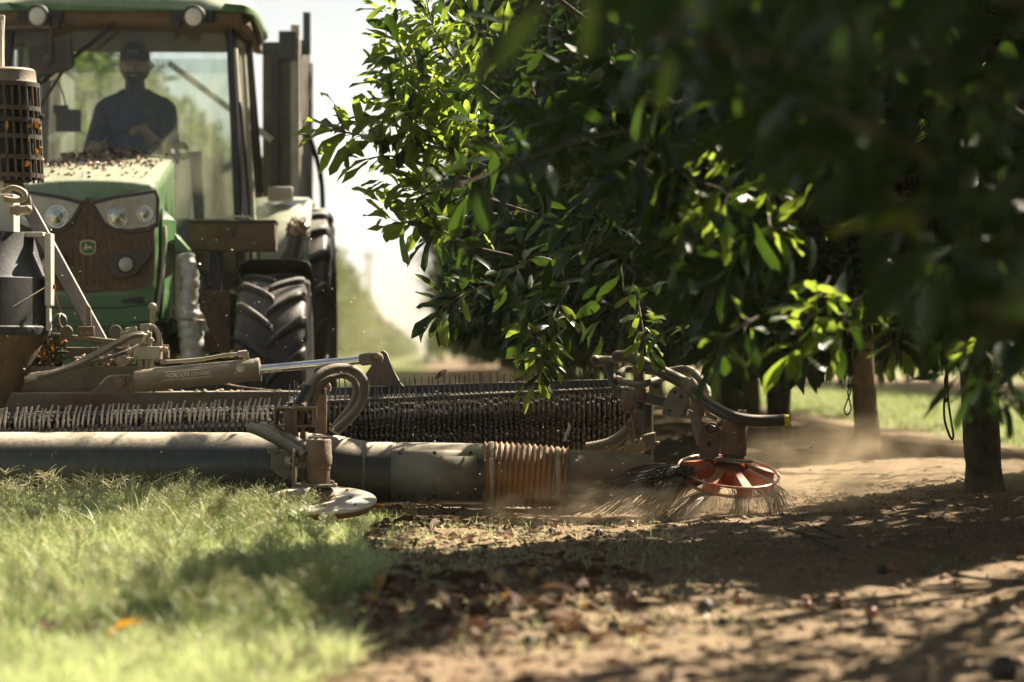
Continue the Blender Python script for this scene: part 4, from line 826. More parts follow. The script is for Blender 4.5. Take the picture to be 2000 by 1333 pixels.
# arms: the hand on the right of the photo holds the top of the wheel, the other reaches for the console
W1 = sw + Vector((.045, -.03, .150)); E1 = Vector((.285, CW + .74, 2.13)); S1 = Vector((.215, SY, 2.49))
cap_(S1, E1, .078, .056); cap_(E1, W1 + Vector((.05, .06, -.01)), .050, .034)
W2 = Vector((-.20, CW + .60, 2.20)); E2 = Vector((-.30, CW + .78, 2.15)); S2 = Vector((-.215, SY, 2.49))
cap_(S2, E2, .078, .056); cap_(E2, W2 + Vector((-.02, .05, 0)), .050, .034)
def hand(w, d, side, curl):
    d = Vector(d).normalized(); up = Vector((0, 0, 1)); s = d.cross(up).normalized(); u = s.cross(d)
    cap_(w - d * .02, w + d * .045, .030, .036); 
    for k, ln in enumerate((.070, .078, .074, .058)):
        r0 = w + d * .055 + s * (k - 1.5) * .020; k1 = r0 + (d * .8 + u * .3 * (1 - curl)).normalized() * ln * .42; k2 = k1 + (d * .5 - u * .8 * curl).normalized() * ln * .36; k3 = k2 + (-u * 1. - d * .35 * curl).normalized() * ln * .3
        cap_(r0, k1, .0105, .0100, 8); cap_(k1, k2, .0098, .0090, 8); cap_(k2, k3, .0088, .0078, 8)
    t0_ = w + d * .01 + s * side * .032; t1 = t0_ + (d * .6 + s * side * .7 - u * .2).normalized() * .04; t2 = t1 + (d * .8 - u * .6).normalized() * .032; cap_(t0_, t1, .0135, .0115, 8); cap_(t1, t2, .011, .009, 8)
hand(W1 + Vector((.04, .05, .0)), (-.75, -.62, .05), 1, 1); hand(W2, (.35, -.9, .0), 1, .8)
for s_ in (1, -1):
    K = Vector((s_ * .20 + .03, CW + .56, 1.80)); A_ = Vector((s_ * .20 + .03, CW + .40, 1.20)); cap_((s_ * .11, SY, 1.78), K, .100, .070, 14); cap_(K, A_, .066, .046, 12); cap_(A_ + Vector((0, .05, -.02)), A_ + Vector((0, -.16, -.045)), .045, .040, 10)
me = per.mesh('person', M['shirt'], 0); tmp = bpy.data.objects.new('person', me); C.objects.link(tmp)
rm = tmp.modifiers.new('remesh', 'REMESH'); rm.mode = 'VOXEL'; rm.voxel_size = .0075; sm = tmp.modifiers.new('smooth', 'SMOOTH'); sm.factor = .5; sm.iterations = 3
dg = bpy.context.evaluated_depsgraph_get(); me2 = bpy.data.meshes.new_from_object(tmp.evaluated_get(dg)); bpy.data.objects.remove(tmp)
me2.materials.clear()
for q in ('shirt', 'skin', 'jeans', 'beard', 'blackclean'): me2.materials.append(M[q])
n_ = len(me2.polygons); cen = np.zeros(n_ * 3, np.float32); me2.polygons.foreach_get('center', cen); cen = cen.reshape(-1, 3); mi_ = np.zeros(n_, np.int32)
x, y, z = cen[:, 0], cen[:, 1], cen[:, 2]
mi_[(z < 1.86) & (y < SY + .2)] = 2; mi_[(z < 1.86) & (np.abs(x) > .1)] = 2; mi_[z < 1.26] = 4
mi_[(z > 2.645)] = 1
for W_, E_ in ((W1, E1), (W2, E2)):
    E_ = np.array(E_); W_ = np.array(W_); d = W_ - E_; t = ((cen - E_) @ d) / (d @ d); pr = np.linalg.norm(cen - E_ - np.clip(t, 0, 1.6)[:, None] * d, axis=1); mi_[(t > .12) & (pr < .10) & (z > 1.9)] = 1
hl = cen - np.array(hd); beard = (hl[:, 2] < -.046) & (hl[:, 2] > -.17) & (z > 2.62) & (hl[:, 1] < .05); mi_[beard] = 3
mouth = (np.abs(hl[:, 0]) < .022) & (np.abs(hl[:, 2] + .070) < .006) & (hl[:, 1] < -.08); mi_[mouth] = 1
me2.polygons.foreach_set('material_index', mi_); me2.polygons.foreach_set('use_smooth', [True] * n_)
person = bpy.data.objects.new('person', me2); C.objects.link(person); person.location = tr.location; person.rotation_euler = tr.rotation_euler
tag(person, 'bearded driver in navy shirt and cap sitting behind the tractor windscreen, hand on the wheel', 'person')
m = MB(); m.lathe([(.103, -.0), (.107, .035), (.101, .075), (.078, .115), (.040, .136), (0, .140)], hd + Vector((0, .008, .036)), (0, 0, 1), 22); 
m.v = [(p[0], hd.y + (p[1] - hd.y) * 1.16, p[2]) for p in m.v]
vs = []
for i in range(11):
    a = -1.15 + 2.3 * i / 10; vs += [(hd.x + .102 * sin(a), hd.y - .100 * cos(a) * 1.05, hd.z + .046), (hd.x + .095 * sin(a), hd.y - .095 - .085 * cos(a), hd.z + .032 - .012 * abs(sin(a)))]
m.add(vs, [(2 * i, 2 * i + 1, 2 * i + 3, 2 * i + 2) for i in range(10)]); cp = m.build('cap', M['cap'], person, smooth=50)
m = MB()
for i, w_ in enumerate((.014, .012, .014, .012)): m.box((hd.x - .030 + i * .020, hd.y - .124, hd.z + .095), (w_ * .6, .004, .014))
m.build('cap_print', M['white'], cp)
for s_ in (1, -1):
    m = MB(); m.ball(hd + Vector((s_ * .035, -.098, .004)), (.012, .007, .007), 10, 8); e_ = m.build('eye', M['white'], person); m = MB(); m.ball(hd + Vector((s_ * .035, -.104, .004)), (.006, .003, .006), 8, 6); m.build('pupil', M['blackclean'], e_)
m = MB(); m.lathe([(.012, 0), (.024, 0)], Vector((.085, SY - .168, 2.36)), (0, 1, .1), 12); m.box((.085, SY - .170, 2.325), (.075, .003, .010)); m.build('shirt_logo', M['yellow'], person)
m = MB(); m.ball(hd + Vector((0, .03, -.01)), (.103, .105, .105), 16, 10); m.v = [p if p[1] > hd.y - .02 else (p[0], hd.y - .02, p[2]) for p in m.v]; m.build('hair', M['beard'], person)

# ------------------------------------------------------------------ bin trailer behind the tractor
tl = empty('bin_trailer', (TX - SL * 5, TY + 5.0, 0), math.atan(SL)); tag(tl, 'tall grey steel bin trailer with raised rails behind the tractor cab', 'trailer')
hw = 1.0; zb, zt = 1.25, 3.26; y0, y1 = -1.3, .9
m = MB(); m.prism([(-hw + .1, y0, zb), (hw - .1, y0, zb), (hw, y0, 2.30), (-hw, y0, 2.30)], (0, .03, 0)); fw_ = m.build('front_wall', M['duct'], tl, bevel=.004)
for s_ in (1, -1):
    m = MB(); m.prism([(s_ * .78, y0 - .004, 1.4), (s_ * hw, y0 - .004, 1.4), (s_ * hw, y0 - .004, 3.12), (s_ * .78, y0 - .004, 3.12)], (0, .03, 0)); m.build('front_panel', M['steel'], fw_, bevel=.004)
    m = MB(); m.bar((s_ * .86, y0 - .03, 2.42), (s_ * .06, y0 - .03 - .004 * s_, 3.02), .05, .09, (0, 1, 0)); m.build('reflection_bar', M['pale'], fw_, bevel=.004)  # added pale bars for the slanting bands reflected in the windscreen
    m = MB(); m.box((s_ * .88, y0 - .03, 3.14), (.30, .06, .09)); m.box((s_ * .88, y0 - .03, 2.3), (.06, .05, 1.6)); m.build('frame_post', M['darksteel'], fw_, bevel=.004)
for s_ in (1, -1):
    m = MB(); m.prism([(s_ * (hw - .1), y0, zb), (s_ * hw, y0, 2.3), (s_ * hw, y0, zt - .1), (s_ * hw, y1, zt - .1), (s_ * hw, y1, 2.3), (s_ * (hw - .1), y1, zb)], (s_ * -.02, 0, 0)); sw_ = m.build('side_wall', M['plate'], tl)
    for k in range(5):
        yy = y0 + .02 + k * (y1 - y0 - .04) / 4; m = MB(); m.box((s_ * (hw + .035), yy, 2.55 if k else 2.45), (.07, .09, 1.45 if k else 1.75)); m.build('post', M['pale'], sw_, bevel=.006)
    m = MB(); m.box((s_ * (hw + .01), (y0 + y1) / 2, zt - .08), (.10, y1 - y0 + .1, .09)); m.box((s_ * (hw - .02), y0 - .02, zt - .10), (.14, .12, .22)); m.box((s_ * (hw + .1), y0 + .5, zt + .06), (.06, .05, .34)); m.build('top_rail', M['darksteel'], sw_, bevel=.006)
    m = MB(); m.tube(catmull([(s_ * (hw + .08), y0 + .1, 2.5), (s_ * (hw + .14), y0 + .25, 2.45), (s_ * (hw + .22), y0 + .5, 2.1), (s_ * (hw + .22), y0 + .5, 1.4)], 6), .022, 8); m.build('hose', M['blackclean'], tl)
    m = MB(); m.cyl((s_ * (hw + .10), y0 + .35, 1.5), (s_ * (hw + .06), y0 + .35, 2.15), .04); m.cyl((s_ * (hw + .06), y0 + .35, 2.15), (s_ * (hw + .03), y0 + .35, 2.75), .022); m.build('lift_cylinder', M['pale'], tl)
m = MB(); m.box((0, (y0 + y1) / 2, zb), (2 * hw - .2, y1 - y0, .04)); m.box((0, y1, 1.6), (2 * hw, .03, .7)); m.build('bin_floor', M['pale'], tl)
m = MB(); m.box((0, .0, .95), (.9, 2.6, .16)); m.box((0, -1.6, .75), (.14, 1.6, .14)); m.build('chassis', M['darksteel'], tl, bevel=.01)
for s_ in (1, -1):
    m = tyre_mesh(.55, .38, 16, .02, .05); wh = m.build('wheel', M['rubber'], tl); wh.location = (s_ * .78, .2, .54)
    m = MB(); m.lathe([(.05, s_ * .02), (.25, s_ * .1), (.31, s_ * .16), (.30, -s_ * .12)], (0, 0, 0), (1, 0, 0), 24); m.build('rim', M['pale'], wh)
# ------------------------------------------------------------------ front-mounted nut harvester
H0 = Vector((-1.0, 12.4, 0))
hv = empty('nut_harvester', H0); tag(hv, 'dusty front-mounted nut harvester with finger rollers, long duct pipe and rotary sweepers', 'harvester')
def hb(m, name, mt, parent=hv, bevel=0, smooth=35): return m.build(name, M[mt] if isinstance(mt, str) else [M[q] for q in mt], parent, org=H0, bevel=bevel, smooth=smooth)
def bolt(m, c, ax, r=.010, h=.010, mi=0): c = Vector(c); ax = Vector(ax).normalized(); m.cyl(c, c + ax * h, r, n=6, mi=mi); m.cyl(c, c + ax * h * .35, r * 1.5, n=12, mi=mi)
# long blower pipe, cone and narrower pipe, corrugated bellows, nozzle
YP = 12.0
m = MB(); pth = [(-160, 911), (240, 911), (585, 912), (600, 913), (655, 916), (712, 924), (720, 924), (948, 926)]; rad = [.160, .160, .160, .160, .156, .147, .145, .143]
m.tube([P(x, y, YP) for x, y in pth], rad, 40); pipe = hb(m, 'blower_pipe', 'pipe', smooth=50)
m = MB(); m.tube([P(596, 912.5, YP), P(600, 912.6, YP)], [.164, .164], 40, False); m.tube([P(711, 924, YP), P(716, 924, YP)], [.150, .150], 40, False); hb(m, 'weld_seam', 'steel', pipe)
m = MB(); c0 = P(766, 925, YP); c1 = P(933, 926, YP); n_ = 14; vs = []
for c in (c0, c1):
    for i in range(n_ + 1):
        a = R(52) - R(110) * i / n_; vs.append(c + Vector((0, -cos(a), sin(a))) * .1475)
m.add(vs, [(i, i + 1, n_ + 2 + i, n_ + 1 + i) for i in range(n_)]); pt_ = hb(m, 'patch_plate', 'plate', pipe); pt_.modifiers.new('t', 'SOLIDIFY').thickness = .004
m = MB()
for x in (782, 850, 920):
    for a in (R(43), R(-42)):
        d = Vector((0, -cos(a), sin(a))); bolt(m, P(x, 925.5, YP) + d * .148, d, .006, .006)
hb(m, 'bolts', 'blackclean', pt_)
ax = (P(1275, 936, YP) - P(948, 926, YP)); prof = []; cx0 = P(945, 926, YP); cx1 = P(1105, 929.5, YP + .0); m = MB(); nr = 15; pts = []; rd = []
for i in range(nr * 6 + 1):
    t = i / (nr * 6); pts.append(cx0.lerp(cx1, t) + Vector((0, 0, -.012 * t * t))); w_ = .5 + .5 * cos(2 * pi * nr * t); flat = 1 if .06 < t < .13 or .86 < t < .93 else 0; rd.append((.1435 + .0125 * (w_ if not flat else .25)) * (1 - .05 * t))
m.tube(pts, rd, 40, False); hb(m, 'bellows', 'amber', pipe, smooth=180)
for t in (.10, .90):
    c = cx0.lerp(cx1, t); m = MB(); m.lathe([(.1525 * (1 - .05 * t), -.009), (.1545 * (1 - .05 * t), 0), (.1525 * (1 - .05 * t), .009)], c + Vector((0, 0, -.012 * t * t)), (1, 0, 0), 36); m.box(c + Vector((0, -.140, .05)), (.022, .02, .06)); hb(m, 'hose_clamp', 'hosefit', pipe)
m = MB(); m.tube(catmull([P(1104, 862, 11.92), P(1107, 848, 11.92), P(1112, 836, 11.92), P(1111, 826, 11.92)], 4), [.010, .010, .010, .010, .010, .009, .009, .009, .009, .008, .008, .007, .006], 6); hb(m, 'clamp_strap', 'tine', pipe)
m = MB(); n0 = cx1 + Vector((0, 0, -.012)); n1 = P(1276, 926, YP - .02); m.tube([n0 - (n1 - n0).normalized() * .02, n0, n1], [.137, .138, .088], 36, False); m.tube([n1, n0], [.083, .132], 36, False); nz = hb(m, 'nozzle', 'rust', pipe, smooth=60)
m = MB(); m.torus(n1, n1 - n0, .086, .004, 32, 6); m.torus(n0.lerp(n1, .45) + Vector((-.01, -.12, -.03)), (1, -.3, .2), .014, .002, 16, 5); hb(m, 'rim', 'steel', nz)
# underside skid below the pipe and the dark under-frame
m = MB(); m.box(((P(-150, 0, 12).x + P(560, 0, 12).x) / 2, 12.1, .055), (P(560, 0, 12).x - P(-150, 0, 12).x, .03, .05)); hb(m, 'skid_rail', 'darksteel', bevel=.004)
# ---- finger rollers
def wheel_disc(Rr):
    m = MB(); n = 22; vs = []
    for k in range(n * 2):
        a = pi * k / n; r = Rr * (1 if k % 2 == 0 else .93); vs.append((0, r * cos(a), r * sin(a)))
    m.prism(vs, (.010, 0, 0)); m.lathe([(.05, -.004), (.05, .022)], (0, 0, 0), (1, 0, 0), 12)
    for k in range(n):
        for rr_, o in ((.965, 0), (.86, .5)):
            a = 2 * pi * (k + o) / n; c = Vector((.012, Rr * rr_ * cos(a), Rr * rr_ * sin(a))); m.ball(c, .0062, 6, 4, 1)
    return m.mesh('disc', [M['disc'], M['stud']], 35)
DISC = wheel_disc(.155)
def tine_mesh(h, lean, w=.0105, mt='tine'):
    m = MB(); pts = [(0, .030, -.05), (0, .0, .0), (0, -.016, h * .35), (lean * .4, -.014, h * .7), (lean, .004, h)]; q = catmull(pts, 4)
    vs = []
    for i, p in enumerate(q):
        ww = w * (1 - .35 * i / len(q)); vs += [(p.x - ww / 2, p.y - .006, p.z), (p.x + ww / 2, p.y - .006, p.z), (p.x + ww / 2, p.y + .006, p.z), (p.x - ww / 2, p.y + .006, p.z)]
    n = len(q); m.add(vs, [(i * 4 + k, i * 4 + (k + 1) % 4, i * 4 + 4 + (k + 1) % 4, i * 4 + 4 + k) for i in range(n - 1) for k in range(4)] + [(0, 1, 2, 3), (n * 4 - 1, n * 4 - 2, n * 4 - 3, n * 4 - 4)]); return m.mesh('tine', M[mt], 35)
TINE = [tine_mesh(.125, .010, .0125), tine_mesh(.132, .016, .0125), tine_mesh(.118, .008, .0125), tine_mesh(.128, .004, .0125)]
TLONG = [tine_mesh(.20, .0, .0072, 'tine_dark'), tine_mesh(.21, -.006, .0072, 'tine_dark'), tine_mesh(.195, .006, .0072, 'tine_dark')]
rr_ = random.Random(3)
# left unit (behind the pipe)
YL = 12.42
m = MB(); m.cyl(P(-120, 872, YL + .1), P(560, 850, YL + .1), .03); lr = hb(m, 'finger_roller', 'disc'); lr['label'] = 'left finger roller half hidden behind the pipe'
a0, a1 = P(-60, 872, YL + .12), P(560, 852, YL + .12); nd = 48
for i in range(nd): inst('disc', DISC, lr, a0.lerp(a1, (i + .5) / nd) - H0)
m = MB(); b0, b1 = P(-60, 850, YL + .02), P(545, 828, YL + .02); m.cyl(b0, b1, .011)
for i in range(70): p = b0.lerp(b1, (i + .5) / 70); m.cyl(p, p + Vector((.011, 0, 0)), .016, n=10)
lb = hb(m, 'tine_bar', 'tine'); lb['label'] = 'left tine bar with short pale spring tines'
for i in range(64):
    t = (i + .5 + rr_.uniform(-.12, .12)) / 64
    if i % 9 == 8: continue
    o = inst('tine', TINE[rr_.randrange(4)], lb, b0.lerp(b1, t) - H0); o.rotation_euler = (rr_.gauss(0, .03), rr_.gauss(.05, .025), 0)
# right wing unit, lifted towards the trees
YR = 12.75; wing0, wing1 = P(560, 836, YR), P(1240, 818, YR)
m = MB(); m.cyl(wing0, wing1, .035); rrl = hb(m, 'finger_roller', 'disc'); rrl['label'] = 'wing finger roller of black studded rubber discs'
nd = 68
for i in range(nd):
    o = inst('disc', DISC, rrl, wing0.lerp(wing1, (i + .5) / nd) - H0); o.rotation_euler = (rr_.random() * .3, 0, 0)
m = MB(); b0, b1 = P(560, 790, YR - .155), P(1225, 760, YR - .155); m.cyl(b0, b1, .010)
for i in range(66): p = b0.lerp(b1, (i + .5) / 66); m.cyl(p, p + Vector((.016, 0, 0)), .0155, n=10)
rb = hb(m, 'tine_bar', 'darksteel'); rb['label'] = 'wing tine bar with long upright spring tines'
for i in range(68):
    t = (i + .5 + rr_.uniform(-.16, .16)) / 68; o = inst('tine', TLONG[rr_.randrange(3)], rb, b0.lerp(b1, t) - H0 + Vector((0, -.005, -.095))); o.rotation_euler = (rr_.gauss(.0, .03), rr_.gauss(-.02, .03), 0)
m = MB(); m.bar(P(620, 763, YR + .14), P(1210, 744, YR + .14), .06, .016); m.bar(P(620, 768, YR + .10), P(1210, 750, YR + .10), .012, .05); hb(m, 'wing_frame', 'darksteel', bevel=.003)
m = MB(); m.prism([P(700, 752, 12.78), P(742, 688, 12.78), (P(748, 684, 12.78)), P(756, 690, 12.78), P(768, 722, 12.78), P(782, 748, 12.78), P(790, 756, 12.78)], (0, .05, 0)); lug = hb(m, 'lift_lug', 'steel', bevel=.004)
# rear sheet that closes the rollers
m = MB(); m.prism([P(-100, 870, 12.72), P(600, 850, 12.72), P(600, 800, 12.72), P(-100, 806, 12.72)], (0, .02, 0)); hb(m, 'rear_sheet', 'darksteel')
m = MB(); q0, q1 = P(600, 800, 13.05), P(1235, 775, 13.05); m.prism([q0, q1, q1 + Vector((0, 0, -.30)), q0 + Vector((0, 0, -.32))], (0, .02, 0)); hb(m, 'rear_sheet', 'blackclean')
# ---- main beam and superstructure
YB = 12.85
m = MB(); m.prism([P(-120, 806, YB), P(585, 797, YB), P(585, 764, YB), P(-120, 768, YB)], (0, .16, 0)); beam = hb(m, 'main_beam', 'steel', bevel=.006)
m = MB(); m.prism([P(92, 800, YB - .006), P(98, 778, YB - .006), P(115, 769, YB - .006), P(215, 769, YB - .006), P(243, 783, YB - .006), P(230, 797, YB - .006), P(180, 801, YB - .006)], (0, .008, 0)); hb(m, 'gusset', 'rust', beam, bevel=.002)
m = MB(); m.prism([P(-50, 770, YB + .08), P(330, 766, YB + .08), P(330, 718, YB + .08), P(265, 716, YB + .08), P(-50, 716, YB + .08)], (0, .10, 0)); m.prism([P(155, 768, YB + .0), P(178, 766, YB), P(210, 737, YB), P(262, 734, YB), P(262, 768, YB)], (0, .07, 0)); hb(m, 'cylinder_mount', 'steel', beam, bevel=.005)
m = MB()
for k in range(22):
    x = rr_.uniform(285, 570); c = P(x, 766 - rr_.random() * 2, YB + .07 * rr_.random()); m.ball(c, (.022 * rr_.uniform(.5, 1.3), .012, .010 * rr_.uniform(.4, 1.2)), 7, 4, M=Euler((0, rr_.gauss(0, .4), rr_.random() * 3)).to_matrix())
m.tube([P(430, 748, YB), P(470, 756, YB), P(540, 764, YB)], .004, 5); hb(m, 'trash', 'husk', beam)['kind'] = 'stuff'
# ---- lift cylinder with its lettering
YC = 12.55; c0 = P(262, 745, YC); c1 = P(508, 722, YC); d = (c1 - c0).normalized(); r_ = .055
m = MB(); m.lathe([(.03, -.0), (r_ * .92, .004), (r_, .014), (r_, (c1 - c0).length - .02), (r_ * 1.05, (c1 - c0).length - .018), (r_ * 1.05, (c1 - c0).length), (.022, (c1 - c0).length + .004)], c0, d, 32); cyl = hb(m, 'lift_cylinder', 'steel', bevel=.003)
e = P(704, 703.5, YC); m = MB(); m.cyl(c1, e, .021, n=20); hb(m, 'rod', 'chrome', cyl)
m = MB(); m.prism([P(700, 694, YC - .045), P(705, 691, YC - .045), P(738, 688, YC - .045), P(746, 694, YC - .045), P(748, 702, YC - .045), P(743, 711, YC - .045), P(708, 715, YC - .045), P(701, 711, YC - .045)], (0, .09, 0)); ck = hb(m, 'clevis', 'steel', cyl, bevel=.008)
m = MB(); c = P(733, 700, YC - .046); m.cyl(c, c + Vector((0, -.012, 0)), .024, n=20); bolt(m, c + Vector((0, -.012, 0)), (0, -1, 0), .010, .01); hb(m, 'pin', 'rust', ck, bevel=.002)
m = MB(); pc = P(238, 747, YC); m.cyl(pc + Vector((0, -.05, 0)), pc + Vector((0, .05, 0)), .024, n=20); m.cyl(pc + Vector((0, -.06, 0)), pc + Vector((0, -.045, 0)), .012, n=6); m.box(pc + Vector((.03, 0, .0)), (.09, .05, .07)); hb(m, 'base_pin', 'rust', cyl, bevel=.003)
m = MB(); m.tube(catmull([P(195, 752, YC), P(210, 737, YC), P(230, 734, YC), P(254, 733, YC)], 4), .006, 6); hb(m, 'grease_line', 'hosefit', cyl)
# lettering as flat raised print wrapped on the barrel
def text_on(name, txt, pos, size, xdir, ydir, mt, parent, org, shear=0, weld=.0012, r=None, axp=None, width=None):
    cu = bpy.data.curves.new(name, 'FONT'); cu.body = txt; cu.size = size; cu.extrude = .0006; cu.shear = shear; cu.resolution_u = 3; cu.offset = size * .012
    ob = bpy.data.objects.new(name, cu); C.objects.link(ob); dg = bpy.context.evaluated_depsgraph_get(); me = bpy.data.meshes.new_from_object(ob.evaluated_get(dg)); bpy.data.objects.remove(ob)
    x_ = Vector(xdir).normalized(); y_ = Vector(ydir).normalized(); z_ = x_.cross(y_); kx = width / max(v.co.x for v in me.vertices) if width else 1
    for v in me.vertices:
        p = v.co.copy(); p.x *= kx; q = Vector(pos) + x_ * p.x + y_ * p.y + z_ * p.z
        if r is not None:
            ang = p.y / r; o_, ax_, rad0 = axp; q = o_ + ax_ * ((Vector(pos) - o_).dot(ax_) + p.x) + (rad0 * cos(ang) + y_ * sin(ang)) * (r + p.z)
        v.co = q - Vector(org)
    me.materials.clear(); me.materials.append(M[mt]); o2 = bpy.data.objects.new(name, me); C.objects.link(o2); o2.parent = parent; return o2
yd = Vector((0, 0, 1)); yd = (yd - d * yd.dot(d)).normalized(); rad0 = d.cross(yd).normalized()
if rad0.y > 0: rad0 = -rad0
s0 = c0 + d * ((326 - 262) / 246 * (c1 - c0).length)
text_on('lettering', 'NORDON', s0, .034, d, yd, 'white', cyl, H0, .18, r=r_ + .0012, axp=(c0, d, rad0), width=.118)
text_on('lettering', 'CYLINDERS', s0 + d * .124, .0225, d, yd, 'white', cyl, H0, .18, r=r_ + .0012, axp=(c0, d, rad0), width=.096)
m = MB(); sp = c0 + d * .010
fr_ = [(-.008, -.010), (.226, -.010), (.233, .030), (-.001, .030), (-.008, -.010)]
pp = []
for (xx, yy) in fr_:
    ang = yy / r_; o_ = c0 + d * ((s0 - c0).dot(d) + xx); pp.append(o_ + (rad0 * cos(ang) + yd * sin(ang)) * (r_ + .001))
m.tube(pp, .0011, 4); hb(m, 'label_frame', 'white', cyl)
cc = c0 + d * ((472 - 262) / 246 * (c1 - c0).length) + (rad0 * .97 + yd * .25).normalized() * r_; m = MB(); nv_ = (rad0 * .97 + yd * .25).normalized(); m.lathe([(.0205, -.0), (.0205, .0016), (0, .0018)], cc, nv_, 24); stk = hb(m, 'round_sticker', 'white', cyl); m = MB(); m.torus(cc + nv_ * .002, nv_, .0155, .0012, 24, 4); m.box(cc + nv_ * .0024, (.014, .0012, .003)); hb(m, 'print', 'darksteel', stk)
# hydraulic pipe with elbows on the barrel
m = MB(); m.tube(catmull([P(313, 707, YC), P(345, 706, YC), P(400, 701, YC), P(440, 694, YC), P(466, 692, YC)], 5), .009, 8); m.cyl(P(313, 707, YC), P(325, 707, YC), .014, n=6); m.cyl(P(466, 692, YC), P(482, 690, YC), .016, n=8); m.cyl(P(480, 688, YC), P(481, 712, YC), .014, n=8); m.cyl(P(481, 700, YC), P(481, 705, YC), .020, n=6); hb(m, 'hydraulic_pipe', 'hosefit', cyl)
# ---- valve block with ports and hoses
YV = 12.62; m = MB(); a = P(261, 703, YV); b = P(314, 677, YV); m.box(((a.x + b.x) / 2, YV + .03, (a.z + b.z) / 2), (b.x - a.x, .09, b.z - a.z)); vb = hb(m, 'valve_block', 'hosefit', bevel=.004)
for x, y0_, y1_ in ((277, 677, 655), (292, 677, 650), (276, 703, 725), (296, 703, 722), (287, 703, 724)): m = MB(); m.cyl(P(x, y0_, YV + .02), P(x, y1_, YV + .02), .013, n=8); m.cyl(P(x, (y0_ + y1_) / 2, YV + .02), P(x, (y0_ * .4 + y1_ * .6), YV + .02), .019, n=6); hb(m, 'port_fitting', 'hosefit', vb, bevel=.002)
for x, y in ((314, 683), (261, 688), (252, 675)): s_ = 1 if x > 290 else -1; m = MB(); m.cyl(P(x, y, YV), P(x + s_ * 14, y, YV), .012, n=8); m.cyl(P(x + s_ * 5, y, YV), P(x + s_ * 10, y, YV), .017, n=6); hb(m, 'port_fitting', 'hosefit', vb, bevel=.002)
m = MB(); m.cyl(P(236, 706, YV - .02), P(240, 706, YV - .06), .028, n=10); hb(m, 'plug', 'hosefit', vb, bevel=.002)
for x, y in ((266, 698), (308, 699), (284, 696)):
    m = MB(); m.cyl(P(x, y, YV - .016), P(x, y, YV - .02), .0035, n=8); hb(m, 'screw', 'blackclean', vb)
def hose(pts, r, mt='hose', parent=hv, fit=True, n=10, name='hose'):
    q = catmull([P(*p) for p in pts], 7); m = MB(); m.tube(q, r, n); o = hb(m, name, mt, parent, smooth=60)
    if fit:
        m = MB(); 
        for e_, f_ in ((0, 1), (-1, -2)): dd = (q[e_] - q[f_]).normalized(); m.cyl(q[e_] - dd * .045, q[e_] + dd * .01, r * 1.2, n=12); m.cyl(q[e_] + dd * .0, q[e_] + dd * .015, r * 1.45, n=6)
        hb(m, 'ferrule', 'hosefit', o)
    return o
hose([(55, 740, 12.6), (110, 728, 12.6), (170, 705, 12.6), (230, 672, 12.6), (262, 657, 12.6), (280, 657, 12.62), (278, 668, 12.63)], .0125)
hose([(62, 735, 12.65), (120, 722, 12.65), (180, 695, 12.65), (250, 658, 12.64), (285, 653, 12.64), (293, 664, 12.64)], .0125, 'hose')
hose([(100, 728, 12.63), (170, 712, 12.63), (240, 690, 12.63), (280, 670, 12.7)], .010, 'hose', fit=False)
hose([(285, 640, 12.8), (300, 640, 12.78), (310, 655, 12.75), (313, 680, 12.75)], .013, 'hosefit')
m = MB(); m.box(P(285, 648, 12.8), (.05, .06, .08)); m.box(P(260, 660, 12.85), (.12, .08, .07)); m.cyl(P(246, 648, 12.82), P(268, 644, 12.82), .02); m.cyl(P(298, 600, 12.9), P(297, 640, 12.9), .014, n=8); m.ball(P(298, 600, 12.9), .022, 10, 8); hb(m, 'manifold', 'hosefit', bevel=.004)
# diagonal strut to the tractor linkage, number plate box
m = MB(); m.bar(P(-20, 268, 13.6), P(226, 722, 13.0), .072, .030, (0, 1, 0)); stt = hb(m, 'diagonal_strut', 'strut', bevel=.005)
for pl in ([(168, 640), (168, 602), (172, 596), (177, 602), (178, 640)], [(50, 400), (50, 382), (54, 377), (58, 382), (62, 408)]):
    m = MB(); yy = 12.95 if pl[0][0] > 100 else 13.3; m.prism([P(x, y, yy) for x, y in pl], (0, .02, 0)); hb(m, 'lug', 'steel', stt, bevel=.003)
m = MB(); a = P(152, 658, 12.9); b = P(182, 638, 12.9); m.box(((a.x + b.x) / 2, 12.93, (a.z + b.z) / 2), (b.x - a.x, .06, b.z - a.z)); npb = hb(m, 'marked_box', 'rust', bevel=.004)
text_on('lettering', 'CWI', P(157, 655, 12.898), .030, (1, 0, 0), (0, 0, 1), 'husk', npb, H0)
m = MB(); m.bar(P(95, 655, 13.05), P(330, 680, 13.05), .05, .03); m.bar(P(95, 690, 13.15), P(330, 690, 13.15), .06, .06); m.cyl(P(130, 648, 12.98), P(130, 648, 12.94), .032); m.cyl(P(226, 647, 12.98), P(226, 647, 12.94), .032); hb(m, 'hitch_frame', 'steel', bevel=.006)
# leaves and sticks packed behind the hopper
m = MB()
for k in range(90):
    c = P(rr_.uniform(70, 125), rr_.uniform(655, 720), rr_.uniform(12.95, 13.15)); m.ball(c, (.045 * rr_.uniform(.5, 1.2), .014, .007), 6, 4, M=Euler((rr_.random() * 3, rr_.random() * 3, rr_.random() * 3)).to_matrix(), mi=rr_.choice((0, 0, 0, 1)))
hb(m, 'packed_trash', ('bark', 'dry_yellow'))['kind'] = 'stuff'
m = MB()
for k in range(150):
    c = P(rr_.uniform(150, 262), 714 - rr_.random() * 6 - 14 * max(0, 1 - abs(rr_.uniform(150, 262) - 200) / 60), rr_.uniform(12.88, 13.02)); m.ball(c, (.022 * rr_.uniform(.4, 1.2), .010, .006), 6, 4, M=Euler((0, rr_.gauss(0, .5), rr_.random() * 3)).to_matrix())
hb(m, 'beam_trash', 'husk')['kind'] = 'stuff'
